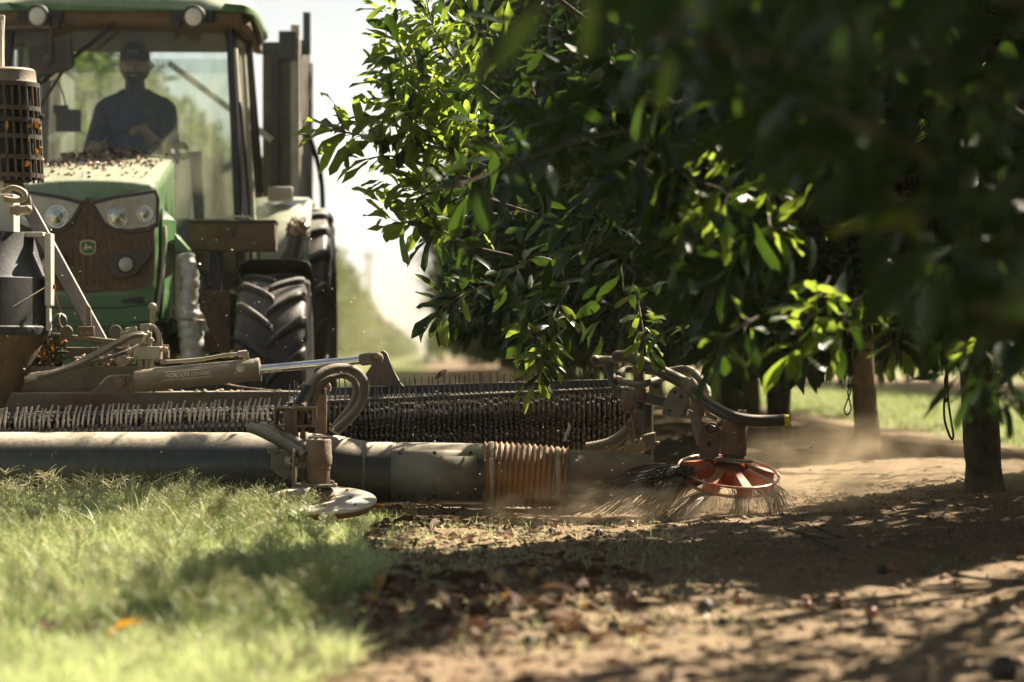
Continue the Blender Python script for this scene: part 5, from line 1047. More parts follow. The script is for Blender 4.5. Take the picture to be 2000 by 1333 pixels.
# ---- cyclone hopper at the left
YH = 12.95; hc = P(-42, 640, YH); z_ = lambda py: P(0, py, YH).z
m = MB(); m.lathe([(.155, z_(815)), (.345, z_(652))], Vector((hc.x, YH, 0)), (0, 0, 1), 40); cone = hb(m, 'hopper_cone', 'rust', smooth=50)
m = MB(); m.lathe([(.352, z_(655)), (.352, z_(545)), (.335, z_(538)), (.285, z_(470)), (.28, z_(456)), (.02, z_(452))], Vector((hc.x, YH, 0)), (0, 0, 1), 12); hop = hb(m, 'hopper_drum', 'drum', smooth=30)
m = MB(); m.lathe([(.356, z_(656)), (.360, z_(652)), (.360, z_(640)), (.354, z_(637))], Vector((hc.x, YH, 0)), (0, 0, 1), 40)
for k in range(10): a = -pi / 2 + (k - 5) * .35; dd = Vector((cos(a), sin(a), 0)); bolt(m, Vector((hc.x, YH, z_(646))) + dd * .359, dd, .008, .008)
hb(m, 'flange_band', 'drum', hop)
m = MB(); a = P(88, 598, YH - .08); b = P(101, 456, YH - .08); m.box(((a.x + b.x) / 2, YH - .05, (a.z + b.z) / 2), (.032, .10, b.z - a.z)); m.box((P(66, 0, YH).x, YH - .05, z_(460)), (.13, .10, .025)); m.box((P(98, 0, YH).x, YH - .04, z_(622)), (.02, .06, .13)); hb(m, 'hopper_bracket', 'pale', hop, bevel=.004)
m = MB(); m.tube([P(25, 600, YH - .37), P(50, 585, YH - .33), P(88, 562, YH - .22)], .003, 5); hb(m, 'weld_line', 'steel', hop)
m = MB(); c = P(117, 626, YH - .05); m.lathe([(.020, -.03), (.036, -.015), (.038, .0), (.03, .01)], c, (.25, -1, .1), 16); m.cyl(P(103, 630, YH - .02), c, .012); lp = hb(m, 'side_lamp', 'black'); m = MB(); m.torus(c + Vector((.012, -.01, 0)), (1, -.2, .1), .034, .003, 20, 5); hb(m, 'rim', 'pale', lp)
m = MB(); m.box(P(106, 561, YH - .1), (.014, .01, .022)); m.tube([P(107, 566, YH - .1), P(113, 590, YH - .1), P(120, 610, YH - .1)], .0012, 4); hb(m, 'red_tag', 'red', hop)
# tower on top of the hopper and the slotted discharge cage
m = MB(); m.box(P(2, 420, YH), (.16, .16, .20)); m.box(P(2, 392, YH), (.14, .14, .02)); hb(m, 'hopper_neck', 'pale', hop, bevel=.005)
m = MB(); m.cyl(P(20, 412, YH - .1), P(52, 410, YH - .1), .022, n=12); m.cyl(P(30, 412, YH - .1), P(38, 411, YH - .1), .030, n=6); m.ball(P(54, 410, YH - .1), .024, 10, 8); m.tube(catmull([P(5, 375, YH - .1), P(25, 367, YH - .1), P(46, 375, YH - .1), P(48, 388, YH - .1), P(30, 392, YH - .1), P(8, 388, YH - .1)], 5), .014, 8); hb(m, 'hydraulic_fitting', 'hosefit', hop)
YG = 13.35; cgx = P(12, 250, YG).x; zz = lambda py: P(0, py, YG).z; rc = .165
m = MB(); m.lathe([(rc * .80, zz(355)), (rc * .80, zz(170))], Vector((cgx, YG, 0)), (0, 0, 1), 24); cage = hb(m, 'discharge_cage', 'blackclean')
for y in (168, 215, 238, 270, 310, 345):
    m = MB(); m.lathe([(rc - .008, zz(y) - .012), (rc + .008, zz(y) - .012), (rc + .008, zz(y) + .012), (rc - .008, zz(y) + .012), (rc - .008, zz(y) - .012)], Vector((cgx + .012 * (y - 168) / 100, YG, 0)), (0, 0, 1), 30); hb(m, 'hoop', 'cage', cage)
for k in range(26):
    a = 2 * pi * k / 26; m = MB(); m.bar((cgx + rc * cos(a), YG + rc * sin(a), zz(168)), (cgx + .025 + rc * cos(a), YG + rc * sin(a), zz(355)), .010, .012); hb(m, 'bar', 'cage', cage)
m = MB(); m.lathe([(rc * 1.0, zz(166)), (rc * .95, zz(160)), (rc * .92, zz(140)), (rc * .85, zz(136)), (.0, zz(135))], Vector((cgx, YG, 0)), (0, 0, 1), 30); hb(m, 'cage_cap', 'steel', cage)
m = MB()
for k in range(16):
    a = rr_.uniform(-pi, 0); c = Vector((cgx + .01 + (rc + .008) * cos(a), YG + (rc + .008) * sin(a), zz(rr_.uniform(200, 345)))); m.ball(c, (.03 * rr_.uniform(.4, 1), .018, .006), 6, 4, M=Euler((rr_.random() * 3, rr_.random() * 3, rr_.random() * 3)).to_matrix(), mi=rr_.choice((0, 1)))
hb(m, 'caught_leaves', ('dry_leaf', 'dry_yellow'), cage)['kind'] = 'stuff'
m = MB(); m.bar(P(0, 460, YG), P(-3, 40, YG), .05, .05, (0, 1, 0)); m.bar(P(-3, 130, YG), P(2, 30, YG), .04, .03, (0, 1, 0)); hb(m, 'mast', 'pale', bevel=.004)

# ---- left sweeper: tilted steel disc with motor, bracket, post and hoses
YS = 11.35; dc = P(627, 977, YS); nrm = Vector((0.02, -sin(R(10.5)), cos(R(10.5)))).normalized(); xs, ys, zs = frame(nrm)
sweep = empty('disc_sweeper', dc - H0); sweep.parent = hv; sweep['label'] = 'flat steel sweeper disc with upright motor in the grass edge'
def sb(m, name, mt, bevel=0, smooth=35): return m.build(name, M[mt], sweep, org=dc, bevel=bevel, smooth=smooth)
m = MB(); m.lathe([(.02, -.004), (.245, -.004), (.247, 0), (.245, .006), (.02, .007)], dc, nrm, 64); sb(m, 'disc', 'cream', smooth=30)
m = MB(); m.lathe([(.225, -.005), (.228, -.02), (.222, -.035), (.16, -.038)], dc, nrm, 48); sb(m, 'skirt', 'amber')
m = MB()
for k in range(8): a = 2 * pi * k / 8 + .2; c = dc + (xs * cos(a) + ys * sin(a)) * (.19 if k % 2 else .13); m.box(c + nrm * .010, (.014, .012, .007), Matrix((xs, ys, zs)).transposed())
sb(m, 'disc_bolts', 'steel', .001)
m = MB(); m.lathe([(.062, .006), (.065, .012), (.060, .022), (.064, .03), (.056, .042), (.05, .05)], dc, nrm, 28); sb(m, 'hub', 'rust')
mo = dc + Vector((-.010, .0, .058)); m = MB(); m.lathe([(.075, 0), (.075, .012)], mo, (0, 0, 1), 28); m.prism([mo + Vector((-.115, -.05, 0)), mo + Vector((.05, -.07, 0)), mo + Vector((.08, -.03, 0)), mo + Vector((.08, .05, 0)), mo + Vector((-.115, .06, 0))], (0, 0, .014))
for x, y in ((.062, -.03), (.045, .05), (-.06, -.045)): bolt(m, mo + Vector((x, y, .014)), (0, 0, 1), .011, .014)
sb(m, 'base_plate', 'steel', .002)
m = MB(); m.lathe([(.050, .013), (.050, .075), (.053, .078), (.053, .095), (.058, .10), (.060, .135), (.058, .14), (.056, .205), (.052, .212), (.0, .214)], mo + Vector((.0, 0, .0)), (0, 0, 1), 30)
mot = sb(m, 'motor', 'rust', .002)
for k in range(7): a = 2 * pi * k / 7; m = MB(); m.cyl(mo + Vector((.040 * cos(a), .040 * sin(a), .210)), mo + Vector((.040 * cos(a), .040 * sin(a), .224)), .009, n=6); o = m.build('bolt', M['steel'], mot, org=dc)
m = MB(); bx = mo.x - .108; m.box((bx, mo.y, mo.z + .085), (.012, .09, .17)); m.tube([(bx, mo.y - .046, mo.z + .16), (bx, mo.y - .046, mo.z + .02), (bx + .03, mo.y - .05, mo.z + .004)], .008, 6); m.cyl((bx - .03, mo.y - .02, mo.z + .10), (bx + .03, mo.y - .02, mo.z + .10), .012, n=8); sb(m, 'l_bracket', 'steel', .004)
m = MB(); k0 = mo + Vector((-.175, .02, .105)); m.prism([k0 + Vector((-.04, 0, .06)), k0 + Vector((.05, 0, .06)), k0 + Vector((.05, 0, -.05)), k0 + Vector((.02, 0, -.07)), k0 + Vector((-.04, 0, -.03))], (0, .08, 0)); m.box(k0 + Vector((-.03, .02, .055)), (.05, .07, .03)); m.cyl(k0 + Vector((.03, -.01, .0)), k0 + Vector((.06, -.02, .0)), .03, n=14); sb(m, 'pivot_block', 'steel', .005)
# post and clamp box behind it
YT = 11.6; m = MB(); a = P(569, 870, YT); m.box((a.x, YT, (P(0, 802, YT).z + P(0, 935, YT).z) / 2), (.062, .07, P(0, 802, YT).z - P(0, 935, YT).z)); m.box((P(590, 0, YT).x, YT + .04, P(0, 860, YT).z), (.02, .08, .26)); sb(m, 'post', 'rust', .005)
m = MB()
for cxp, w_ in ((553, .075), (596, .085)):
    c = P(cxp, 815, YT); hh = .040
    for dx, dz, sx, sz in ((0, hh, w_, .010), (0, -hh, w_, .010), (-w_ / 2 + .005, 0, .010, hh * 2), (w_ / 2 - .005, 0, .010, hh * 2)): m.box(c + Vector((dx, .05, dz)), (sx, .18, sz))
m.box(P(575, 803, YT) + Vector((0, .05, .006)), (.16, .14, .012)); sb(m, 'box_section', 'rust', .003)
hose([(492, 836, 11.62), (508, 842, 11.5), (540, 858, 11.42), (580, 882, 11.36), (597, 893, 11.32)], .026, 'hose', fit=False, n=12)
hose([(512, 834, 11.75), (540, 845, 11.66), (575, 862, 11.5), (600, 878, 11.42)], .024, 'hose', fit=False, n=12)
hose([(588, 795, 11.8), (600, 768, 11.85), (622, 735, 11.9), (655, 720, 11.95), (690, 724, 12.0), (711, 748, 12.0), (706, 785, 12.0), (685, 815, 11.98), (655, 843, 11.95)], .0235, 'hose', fit=False, n=12)
hose([(605, 795, 11.85), (615, 772, 11.9), (635, 745, 11.95), (665, 732, 12.02), (690, 742, 12.08), (697, 765, 12.08), (685, 795, 12.06), (665, 820, 12.02), (648, 842, 12.0)], .019, 'hose', fit=False, n=12)
m = MB(); m.cyl(P(582, 798, 11.8), P(604, 760, 11.86), .030); hb(m, 'hose_sleeve', 'blackclean')
m = MB(); m.box(P(627, 803, 12.3), (.055, .06, .22)); m.box(P(636, 803, 12.28), (.012, .07, .22)); c = P(633, 758, 12.3); m.cyl(c + Vector((0, -.03, 0)), c + Vector((0, .03, 0)), .034, n=20); hb(m, 'hinge_post', 'rust', bevel=.004)

# ---- right sweeper arm: bent bumper tubes, plates, chain, post
YA = 12.15
def atube(pts, r, mt='hose', name='arm_tube', n=14, cap=False):
    q = catmull([P(*p) for p in pts], 6); m = MB(); m.tube(q, r, n); o = hb(m, name, mt, smooth=50); o['label'] = None if False else 'dark steel arm tube of the wing sweeper'; return o
bt = atube([(1207, 697, 12.2), (1232, 697, 12.18), (1262, 712, 12.1), (1300, 730, 12.05), (1345, 752, 12.0)], .030, 'darksteel', 'bumper_tube')
m = MB(); m.ball(P(1207, 697, 12.2), .030, 14, 10); hb(m, 'tube_end', 'darksteel', bt)
bt2 = atube([(1352, 762, 11.98), (1365, 775, 11.96), (1395, 797, 11.92), (1430, 814, 11.9), (1470, 822, 11.9), (1510, 823, 11.9), (1532, 821, 11.9)], .029, 'darksteel', 'bumper_tube')
m = MB(); m.cyl(P(1531, 821, 11.9), P(1541, 820, 11.9), .0295, .024, n=16); hb(m, 'yellow_end', 'yellow', bt2)
m = MB(); m.cyl(P(1345, 752, 12.0), P(1357, 768, 11.98), .033, n=16); hb(m, 'sleeve', 'steel', bt2)
at = atube([(1164, 706, 12.3), (1188, 706, 12.3), (1212, 709, 12.28)], .027, 'steel'); m = MB(); m.ball(P(1163, 706, 12.3), (.028, .03, .03), 14, 10); hb(m, 'cap', 'darksteel', at)
atube([(1185, 712, 12.28), (1195, 738, 12.25), (1205, 765, 12.22)], .022, 'darksteel'); atube([(1246, 712, 12.12), (1249, 745, 12.12), (1252, 778, 12.12)], .027, 'rust')
atube([(1203, 765, 12.2), (1225, 768, 12.18), (1265, 777, 12.13), (1316, 790, 12.1)], .028, 'darksteel'); atube([(1358, 768, 12.0), (1362, 790, 12.0), (1368, 815, 12.0)], .026, 'rust')
atube([(1345, 793, 12.1), (1375, 806, 12.08), (1400, 818, 12.08)], .014, 'steel')
m = MB(); pl = [(1293, 810), (1297, 788), (1308, 763), (1318, 756), (1330, 757), (1338, 768), (1339, 785), (1334, 812), (1322, 816)]; m.prism([P(x, y, 12.06) for x, y in pl], (0, .015, 0)); m.prism([P(x + 7, y + 1, 12.11) for x, y in pl], (0, .015, 0)); pp_ = hb(m, 'pivot_plate', 'plate', bevel=.003)
m = MB()
for x, y in ((1318, 766), (1308, 803), (1330, 775)): bolt(m, P(x, y, 12.058), (0, -1, 0), .005, .004)
hb(m, 'bolts', 'blackclean', pp_)
m = MB(); m.cyl(P(1262, 790, 12.2), P(1262, 850, 12.2), .034); m.cyl(P(1263, 850, 12.2), P(1268, 915, 12.2), .022); m.cyl(P(1247, 772, 12.2), P(1250, 800, 12.2), .030, n=12); pst = hb(m, 'leg_post', 'darksteel', bevel=.003)
m = MB(); m.prism([P(1258, 850, 12.1), P(1280, 845, 12.1), P(1279, 878, 12.1), P(1260, 880, 12.1), P(1248, 866, 12.1)], (0, .13, 0)); m.cyl(P(1233, 872, 12.12), P(1262, 868, 12.12), .034); m.ball(P(1234, 872, 12.12), .036, 12, 8); m.cyl(P(1279, 866, 12.12), P(1288, 866, 12.12), .010, n=8); hb(m, 'foot_bracket', 'steel', pst, bevel=.004)
for i, (x, y, ax_) in enumerate(((1229, 818, (.3, -1, .1)), (1235, 838, (1, .35, .1)), (1240, 850, (.3, -1, 0)))):
    m = MB(); m.torus(P(x, y, 12.05), ax_, .036, .009, 22, 8, sx=.62); hb(m, 'chain_link', 'rust')
m = MB(); m.cyl(P(1217, 790, 12.08), P(1236, 792, 12.08), .036, n=14); m.cyl(P(1226, 780, 12.08), P(1227, 800, 12.08), .03, n=14); hb(m, 'pivot_boss', 'rust', bevel=.004)
m = MB(); m.prism([P(1344, 800, 12.05), P(1372, 814, 12.05), P(1366, 872, 12.05), P(1360, 868, 12.05)], (0, .012, 0)); hb(m, 'gusset', 'plate', bevel=.002)
m = MB(); m.prism([P(1268, 746, 12.12), P(1272, 744, 12.12), P(1277, 750, 12.12), P(1277, 770, 12.12), P(1268, 770, 12.12)], (0, .012, 0)); m.box(P(1235, 770, 12.15), (.10, .04, .03)); m.box(P(1283, 772, 12.15), (.04, .05, .06)); hb(m, 'lug_plate', 'plate', bevel=.002)
hose([(1205, 740, 12.25), (1225, 748, 12.12), (1250, 752, 12.05), (1275, 745, 12.1), (1300, 735, 12.2), (1270, 726, 12.3), (1225, 722, 12.35), (1208, 732, 12.3)], .017, 'hose', fit=False)
hose([(1285, 735, 12.25), (1312, 726, 12.2), (1340, 722, 12.15), (1362, 735, 12.1), (1375, 755, 12.05), (1384, 775, 12.02)], .020, 'hose'); hose([(1290, 728, 12.3), (1320, 722, 12.28), (1350, 740, 12.2), (1372, 770, 12.12), (1392, 812, 12.08)], .012, 'hose', fit=False)
q = catmull([P(*p) for p in ((1252, 800, 12.35), (1236, 828, 12.35), (1214, 852, 12.35), (1185, 868, 12.35), (1145, 876, 12.35))], 12); m = MB(); m.tube(q, [.026 + .003 * (i % 2) for i in range(len(q))], 12); hb(m, 'ribbed_hose', 'hose', smooth=60)
q = catmull([P(*p) for p in ((1262, 815, 12.4), (1250, 838, 12.4), (1228, 858, 12.4), (1200, 870, 12.4), (1165, 878, 12.4))], 12); m = MB(); m.tube(q, [.024 + .003 * (i % 2) for i in range(len(q))], 12); hb(m, 'ribbed_hose', 'hose', smooth=60)
m = MB(); m.cyl(P(1180, 880, 12.3), P(1270, 886, 12.3), .006); hb(m, 'tie_rod', 'steel')
# ---- orange rotary brush
oc = P(1423, 921, 12.0); on = Vector((.10, -sin(R(15.5)), cos(R(15.5)))).normalized(); ox, oy, oz = frame(on)
br = empty('brush_sweeper', oc - H0); br.parent = hv; br['label'] = 'orange rotary sweeper brush with wire ring throwing dust'
def ob_(m, name, mt, bevel=0, smooth=35): return m.build(name, M[mt], br, org=oc, bevel=bevel, smooth=smooth)
m = MB(); m.torus(oc, on, .237, .0065, 64, 8); ob_(m, 'ring', 'wire')
m = MB(); m.lathe([(.09, -.035), (.235, -.05), (.237, -.044), (.09, -.03)], oc, on, 8, a0=0); m = MB(); m.torus(oc - on * .055, on, .205, .007, 48, 6); m.lathe([(.085, -.045), (.085, .010), (.07, .024), (.03, .026)], oc, on, 28); hubo = ob_(m, 'hub', 'orange')
for k in range(8):
    a = 2 * pi * k / 8 + .32; d_ = ox * cos(a) + oy * sin(a); t_ = on.cross(d_); m = MB(); i0 = oc + d_ * .085 + on * .022; i1 = oc + d_ * .226 - on * .012
    vs = []
    for p_, w_, h_ in ((i0, .018, .036), (i1, .026, .050)): vs += [p_ - t_ * w_ + on * .012, p_ + t_ * w_ + on * .012, p_ + t_ * w_ * 1.15 - on * h_, p_ - t_ * w_ * 1.15 - on * h_]
    m.add(vs, [(0, 1, 2, 3), (7, 6, 5, 4), (0, 4, 5, 1), (1, 5, 6, 2), (2, 6, 7, 3), (3, 7, 4, 0)]); ob_(m, 'paddle', 'orange', .004)
    # a bundle of wire bristles under each paddle, flaring out and trailing
    m = MB(); rr2 = random.Random(50 + k); big = d_.x < -.15
    for j in range(46 if not big else 90):
        o0 = oc + d_ * rr2.uniform(.12, .22) + t_ * rr2.uniform(-.03, .03) - on * .045; Lb = rr2.uniform(.14, .22) * (1.5 if big else 1.)
        e_ = o0 + d_ * Lb * rr2.uniform(.5, 1.1) * (1.0 if big else .6) - t_ * Lb * rr2.uniform(.1, .5); e_.z = max(.008 + .02 * rr2.random(), o0.z - Lb * rr2.uniform(.5, .95)); mid = o0.lerp(e_, .45) + Vector((0, 0, .022)) + d_ * .015
        m.tube([o0, mid, e_], [.0016, .0015, .0011], 4, False)
    ob_(m, 'bristle_bundle', 'bristle')['kind'] = 'stuff'
# long wire strands thrown towards the nozzle
m = MB(); rr2 = random.Random(77)
for j in range(120):
    o0 = P(1330 + rr2.uniform(-6, 30), 912 + rr2.uniform(0, 26), 11.9 + rr2.uniform(-.1, .1)); e_ = P(1120 + rr2.uniform(-10, 190), 0, 11.85 + rr2.uniform(-.15, .1)); e_.z = rr2.uniform(.015, .13); mid = o0.lerp(e_, .4); mid.z += .05 * rr2.random() + .015; m.tube(catmull([o0, mid, e_], 4), .0024, 3, False)
ob_(m, 'bristle_strands', 'bristle')['kind'] = 'stuff'
mo = oc + Vector((.028, .0, .045)); m = MB(); m.lathe([(.085, 0), (.085, .012), (.06, .016)], mo, (0.06, 0, 1), 28); ob_(m, 'flange', 'steel', .002)
m = MB(); m.lathe([(.050, .014), (.052, .03), (.060, .032), (.060, .20), (.064, .203), (.064, .225), (.050, .228), (.0, .23)], mo + Vector((-.008, 0, .0)), (0.06, 0, 1), 30); mt_ = ob_(m, 'motor', 'rust', .003)
for k in range(6): a = 2 * pi * k / 6; m = MB(); c = mo + Vector((.006 + .042 * cos(a), .042 * sin(a), .226)); m.cyl(c, c + Vector((0, 0, .016)), .010, n=6); m.build('bolt', M['hosefit'], mt_, org=oc)
m = MB(); pl = [(1366, 893), (1365, 850), (1372, 832), (1385, 825), (1398, 826), (1404, 835), (1404, 893), (1390, 897)]; m.prism([P(x, y, 11.94) for x, y in pl], (0, .014, 0)); m.prism([P(1366, 893, 11.9), P(1404, 897, 11.9), P(1450, 905, 11.9), P(1450, 908, 11.9), P(1404, 902, 11.9), P(1366, 897, 11.9)], (0, .16, 0)); ob_(m, 'bracket', 'rust', .003)
m = MB(); m.torus(P(1388, 838, 11.935), (0, 1, 0), .016, .004, 18, 5, sx=1.5); bolt(m, P(1385, 868, 11.938), (0, -1, 0), .008, .006); ob_(m, 'slot', 'blackclean')
# ------------------------------------------------------------------ grass (uncountable): blades with seed heads
def blades(name, X, Y, h, w, lean, m, seed, label, zoff=0):
    r = np.random.default_rng(seed); n = len(X); Z = gz(X, Y) + zoff; az = r.random(n) * 2 * pi; ld = r.normal(size=(n, 2)) * lean[:, None] + np.array([-.10, -.03]) * lean[:, None]
    side = np.stack([np.cos(az), np.sin(az), np.zeros(n)], 1); vs = np.zeros((n, 7, 3)); ts = (0, .4, .75, 1.)
    for i, t in enumerate(ts):
        c = np.stack([X + ld[:, 0] * h * t * t, Y + ld[:, 1] * h * t * t, Z - .01 + h * (t - .22 * t * t * np.minimum(lean, 1.5))], 1)
        ww = (w * (1 - .75 * t ** 1.5))[:, None] * .5
        if i < 3: vs[:, 2 * i] = c - side * ww; vs[:, 2 * i + 1] = c + side * ww
        else: vs[:, 6] = c
    b = np.arange(n) * 7; q = np.array([(0, 1, 3, 2), (2, 3, 5, 4)]); t3 = np.array([(4, 5, 6)])
    me = arrmesh(name, vs.reshape(-1, 3), [(b[:, None, None] + q[None]).reshape(-1, 4), (b[:, None, None] + t3[None]).reshape(-1, 3)], m)
    vattr(me, 'tone', np.repeat(np.clip(r.normal(.28, .5, n), -.3, 1.1), 7)); o = bpy.data.objects.new(name, me); C.objects.link(o); tag(o, label, 'grass', kind='stuff'); return o
r = np.random.default_rng(5); M['moss'] = leafmat('moss', (.06, .12, .02), (.12, .18, .03), (.2, .3, .04), .4, .6)
n = 150000; Y = 5.3 + 6.75 * r.random(n) ** .9; X = -.235 * Y - .3 + (.235 * Y + .3 + .10) * r.random(n)
k = grassy(X, Y) & ~((Y > 11.75) & (X > -.55)); X, Y = X[k], Y[k]
tuft = fbm(X * 1.5, Y * 1.5, 3, 77) + .25 * np.exp(-((Y - 11.2) / .7) ** 2); tf2 = fbm(X * 7, Y * 7, 2, 41); h = np.clip(.060 + .20 * (tuft + .12) + .22 * tf2 + .045 * r.normal(size=len(X)), .015, .30) * np.clip((Y - 4) / 5, .55, 1)
h *= np.clip(1.15 + .9 * (-.62 - X), .5, 1.15); h = np.where((X > -1.22) & (Y > 8.8), np.minimum(h, .055 + .03 * r.random(len(X))), h)
blades('grass', X, Y, h, .0020 + .0045 * r.random(len(X)) ** 2, np.clip(r.normal(.65, .4, len(X)), .05, 1.8), M['grass'], 1, 'sunlit green grass in front of the harvester pipe')
n = 12000; Y = 5.6 + 6.0 * r.random(n) ** .9; X = -.235 * Y - .2 + (.235 * Y + .2) * r.random(n); k = grassy(X, Y) & (fbm(X * 3, Y * 3, 2, 55) > -.06); X, Y = X[k], Y[k]
blades('dry_straw', X, Y, (.03 + .09 * r.random(len(X))) * np.where((X > -1.22) & (Y > 8.8), .5, 1), .002 + .004 * r.random(len(X)), np.clip(r.normal(1.0, .5, len(X)), .1, 2.), M['grass_seed'], 6, 'dry straw blades mixed into the green grass')
n = 4200; Y = 6 + 5.5 * r.random(n); X = -.235 * Y - .2 + (.235 * Y + .1) * r.random(n); k = grassy(X, Y) & (fbm(X * 4, Y * 4, 2, 65) > .04); X, Y = X[k], Y[k]
blades('broad_grass', X, Y, (.05 + .10 * r.random(len(X))) * np.where((X > -1.22) & (Y > 8.8), .5, 1), .006 + .006 * r.random(len(X)), np.clip(r.normal(.8, .4, len(X)), .1, 1.8), M['grass_far'], 7, 'darker broad-bladed grass tufts among the fine grass')
n = 52000; Y = 12.5 + 40 * r.random(n) ** 1.8; side_ = r.random(n) < .45; X = np.where(side_, 4.6 + 4.2 * r.random(n), -4.4 + 4.0 * r.random(n)) - SL * Y; k = grassy(X, Y); X, Y = X[k], Y[k]
blades('grass', X, Y, .05 + .07 * r.random(len(X)), .010 + .012 * r.random(len(X)), np.clip(r.normal(.6, .3, len(X)), .05, 1.4), M['grass_far'], 2, 'blurred bright grass of the strips between the tree rows')
n = 2600; Y = 6.5 + 5.2 * r.random(n); X = -.45 + 1.2 * r.random(n) ** 1.8 - SL * Y * .2; blades('sparse_grass', X, Y, .02 + .05 * r.random(n), .002 + .002 * r.random(n), np.clip(r.normal(.6, .3, n), .05, 1.4), M['grass'], 3, 'thin grass sprouting through the leaf litter')
n = 2600; pq = np.array([G(1270 + 210 * a_, 1068 + 42 * b_) for a_, b_ in zip(r.random(160), r.random(160))]); jj = r.integers(0, 160, n); X = pq[jj, 0] + .03 * r.normal(size=n); Y = pq[jj, 1] + .05 * r.normal(size=n)
blades('mossy_sprouts', X, Y, .006 + .014 * r.random(n), .002 + .002 * r.random(n), np.clip(r.normal(.8, .3, n), .05, 1.4), M['moss'], 4, 'low mossy green patch on the shaded soil')
# seed panicles
m = MB(); rr = random.Random(8); V2 = []; 
def stalk(X, Y, h, kind):
    z = float(gz(X, Y)); lx, ly = rr.gauss(-.02, .04), rr.gauss(0, .03); top = Vector((X + lx, Y + ly, z + h)); base = Vector((X, Y, z)); mid = base.lerp(top, .5) + Vector((-lx * .3, 0, 0)); m.tube([base, mid, top], [.0013, .0011, .0007], 3, False, 0)
    if kind == 0:
        for i in range(26):
            t = .62 + .38 * i / 26; c = base.lerp(top, t); a = rr.random() * 6.28; l_ = .030 * (1.15 - t) / .5 + .008; e = c + Vector((cos(a) * l_, sin(a) * l_, l_ * .7)); m.tube([c, e], [.0006, .0004], 3, False, 0); m.ball(e, (.0019, .0019, .0032), 5, 4, 1)
    else:
        for i in range(5):
            a = 2 * pi * i / 5 + rr.random(); l_ = rr.uniform(.05, .09); e = top + Vector((cos(a) * l_ * .8, sin(a) * l_ * .8, l_ * rr.uniform(.1, .7))); m.tube([top, top.lerp(e, .5) + Vector((0, 0, .006)), e], [.0014, .0018, .0010], 4, False, 2)
for i in range(300):
    px = rr.uniform(290, 560); Yq = rr.uniform(10.4, 11.6); stalk((px - CX) / FPX * Yq, Yq, rr.uniform(.10, .20) + .05 * math.exp(-((px - 370) / 60) ** 2), 0)
for i in range(110):
    px = rr.choice((rr.gauss(70, 45), rr.gauss(200, 30), rr.uniform(0, 260))); Yq = rr.uniform(10.8, 11.7); stalk((px - CX) / FPX * Yq, Yq, rr.uniform(.10, .22), 1)
for i in range(520):
    Yq = rr.uniform(6.5, 11.2); px = rr.uniform(0, 640); stalk((px - CX) / FPX * Yq, Yq, rr.uniform(.09, .19), 0)
so_ = m.build('grass_seed_heads', [M['grass'], M['grass_seed'], M['grass_seed']], None, smooth=0, fix=False); tag(so_, 'feathery and reddish seed heads standing above the grass', 'grass', kind='stuff')
# yellow dry weeds by the pipe
def weed(px, py, h, n, seed, label):
    rr = random.Random(seed); g = G(px, py); b = Vector((g[0], g[1], float(gz(*g)))); t = empty('dry_weed', b); tag(t, label, 'weed', 'dry weeds at the grass edge')
    m = MB(); ml = MB()
    for i in range(n):
        a = rr.random() * 6.28; top = Vector((cos(a) * h * .35 + rr.gauss(0, .01), sin(a) * h * .3, h * rr.uniform(.6, 1))); q = catmull([(0, 0, -.01), top * .5 + Vector((rr.gauss(0, .01), 0, .01)), top], 4); m.tube(q, .0022, 4)
        for j in range(10): c = q[2 + j * (len(q) - 3) // 10]; aa = rr.random() * 6.28; e = Vector((cos(aa) * .02, sin(aa) * .02, .016)); ml.ball(c + e * .6, (.011, .004, .003), 6, 4, M=Euler((rr.gauss(0, .5), rr.gauss(0, .8), aa)).to_matrix())
    m.build('stem', M['dry_yellow'], t, smooth=60); ml.build('foliage', M['grass_seed'] if seed % 2 else M['dry_yellow'], t)['kind'] = 'stuff'
weed(848, 1016, .135, 5, 3, 'tall dry yellow weed in front of the pipe patch plate'); weed(803, 1018, .085, 5, 5, 'short dry yellow weed next to the taller weed'); weed(735, 1012, .07, 6, 8, 'low green and yellow weed by the sweeper disc')

# ------------------------------------------------------------------ fallen leaves, nuts, clods, twigs
def lying(px, py, s, mt, rz, tilt, name='fallen_leaf', lift=.006):
    g = G(px, py); z = float(gz(*g)); k = random.randrange(NT); me = LM[mt][k]; m4 = Matrix.Translation((g[0], g[1], z + lift)) @ Euler((tilt[0], tilt[1], rz)).to_matrix().to_4x4() @ Matrix.Diagonal((s * 1.15, s, s, 1)); o = bpy.data.objects.new(name, me); C.objects.link(o); o.matrix_world = m4; return o
LM = {}
for q in ('dry_leaf', 'dry_yellow'):
    LM[q] = []
    for k in range(NT):
        v, t3, t4 = leaf_template(k + 40, W=.36); LM[q].append(arrmesh('fallen_leaf', v * np.array([1, 1, 1.6]), [t3, t4], M[q]))
single = [(262, 1175, 'dry_yellow', 'orange fallen leaf lying in the shaded grass'), (28, 1085, 'dry_yellow', 'upright orange leaf in the sunlit grass at the left edge'), (212, 1280, 'dry_yellow', 'bright yellow leaf in the grass near the bottom left'), (66, 1262, 'dry_leaf', 'dark brown leaf upright in the grass near the bottom left corner'), (600, 1175, 'dry_leaf', 'curled brown leaf at the right edge of the grass'), (190, 1255, 'dry_leaf', 'brown leaf beside the bright yellow leaf in the grass'), (540, 1262, 'dry_leaf', 'long pale curled leaf at the grass edge, bottom centre'), (1008, 1018, 'dry_yellow', 'orange and green leaf on the dirt below the nozzle'), (712, 1010, 'dry_yellow', 'yellow leaf at the foot of the sweeper disc'), (1005, 1062, 'dry_leaf', 'brown leaf on the sunlit dirt'), (840, 1040, 'dry_leaf', 'purple brown leaf below the dry weeds'), (765, 1030, 'dry_leaf', 'reddish leaf near the short dry weed')]
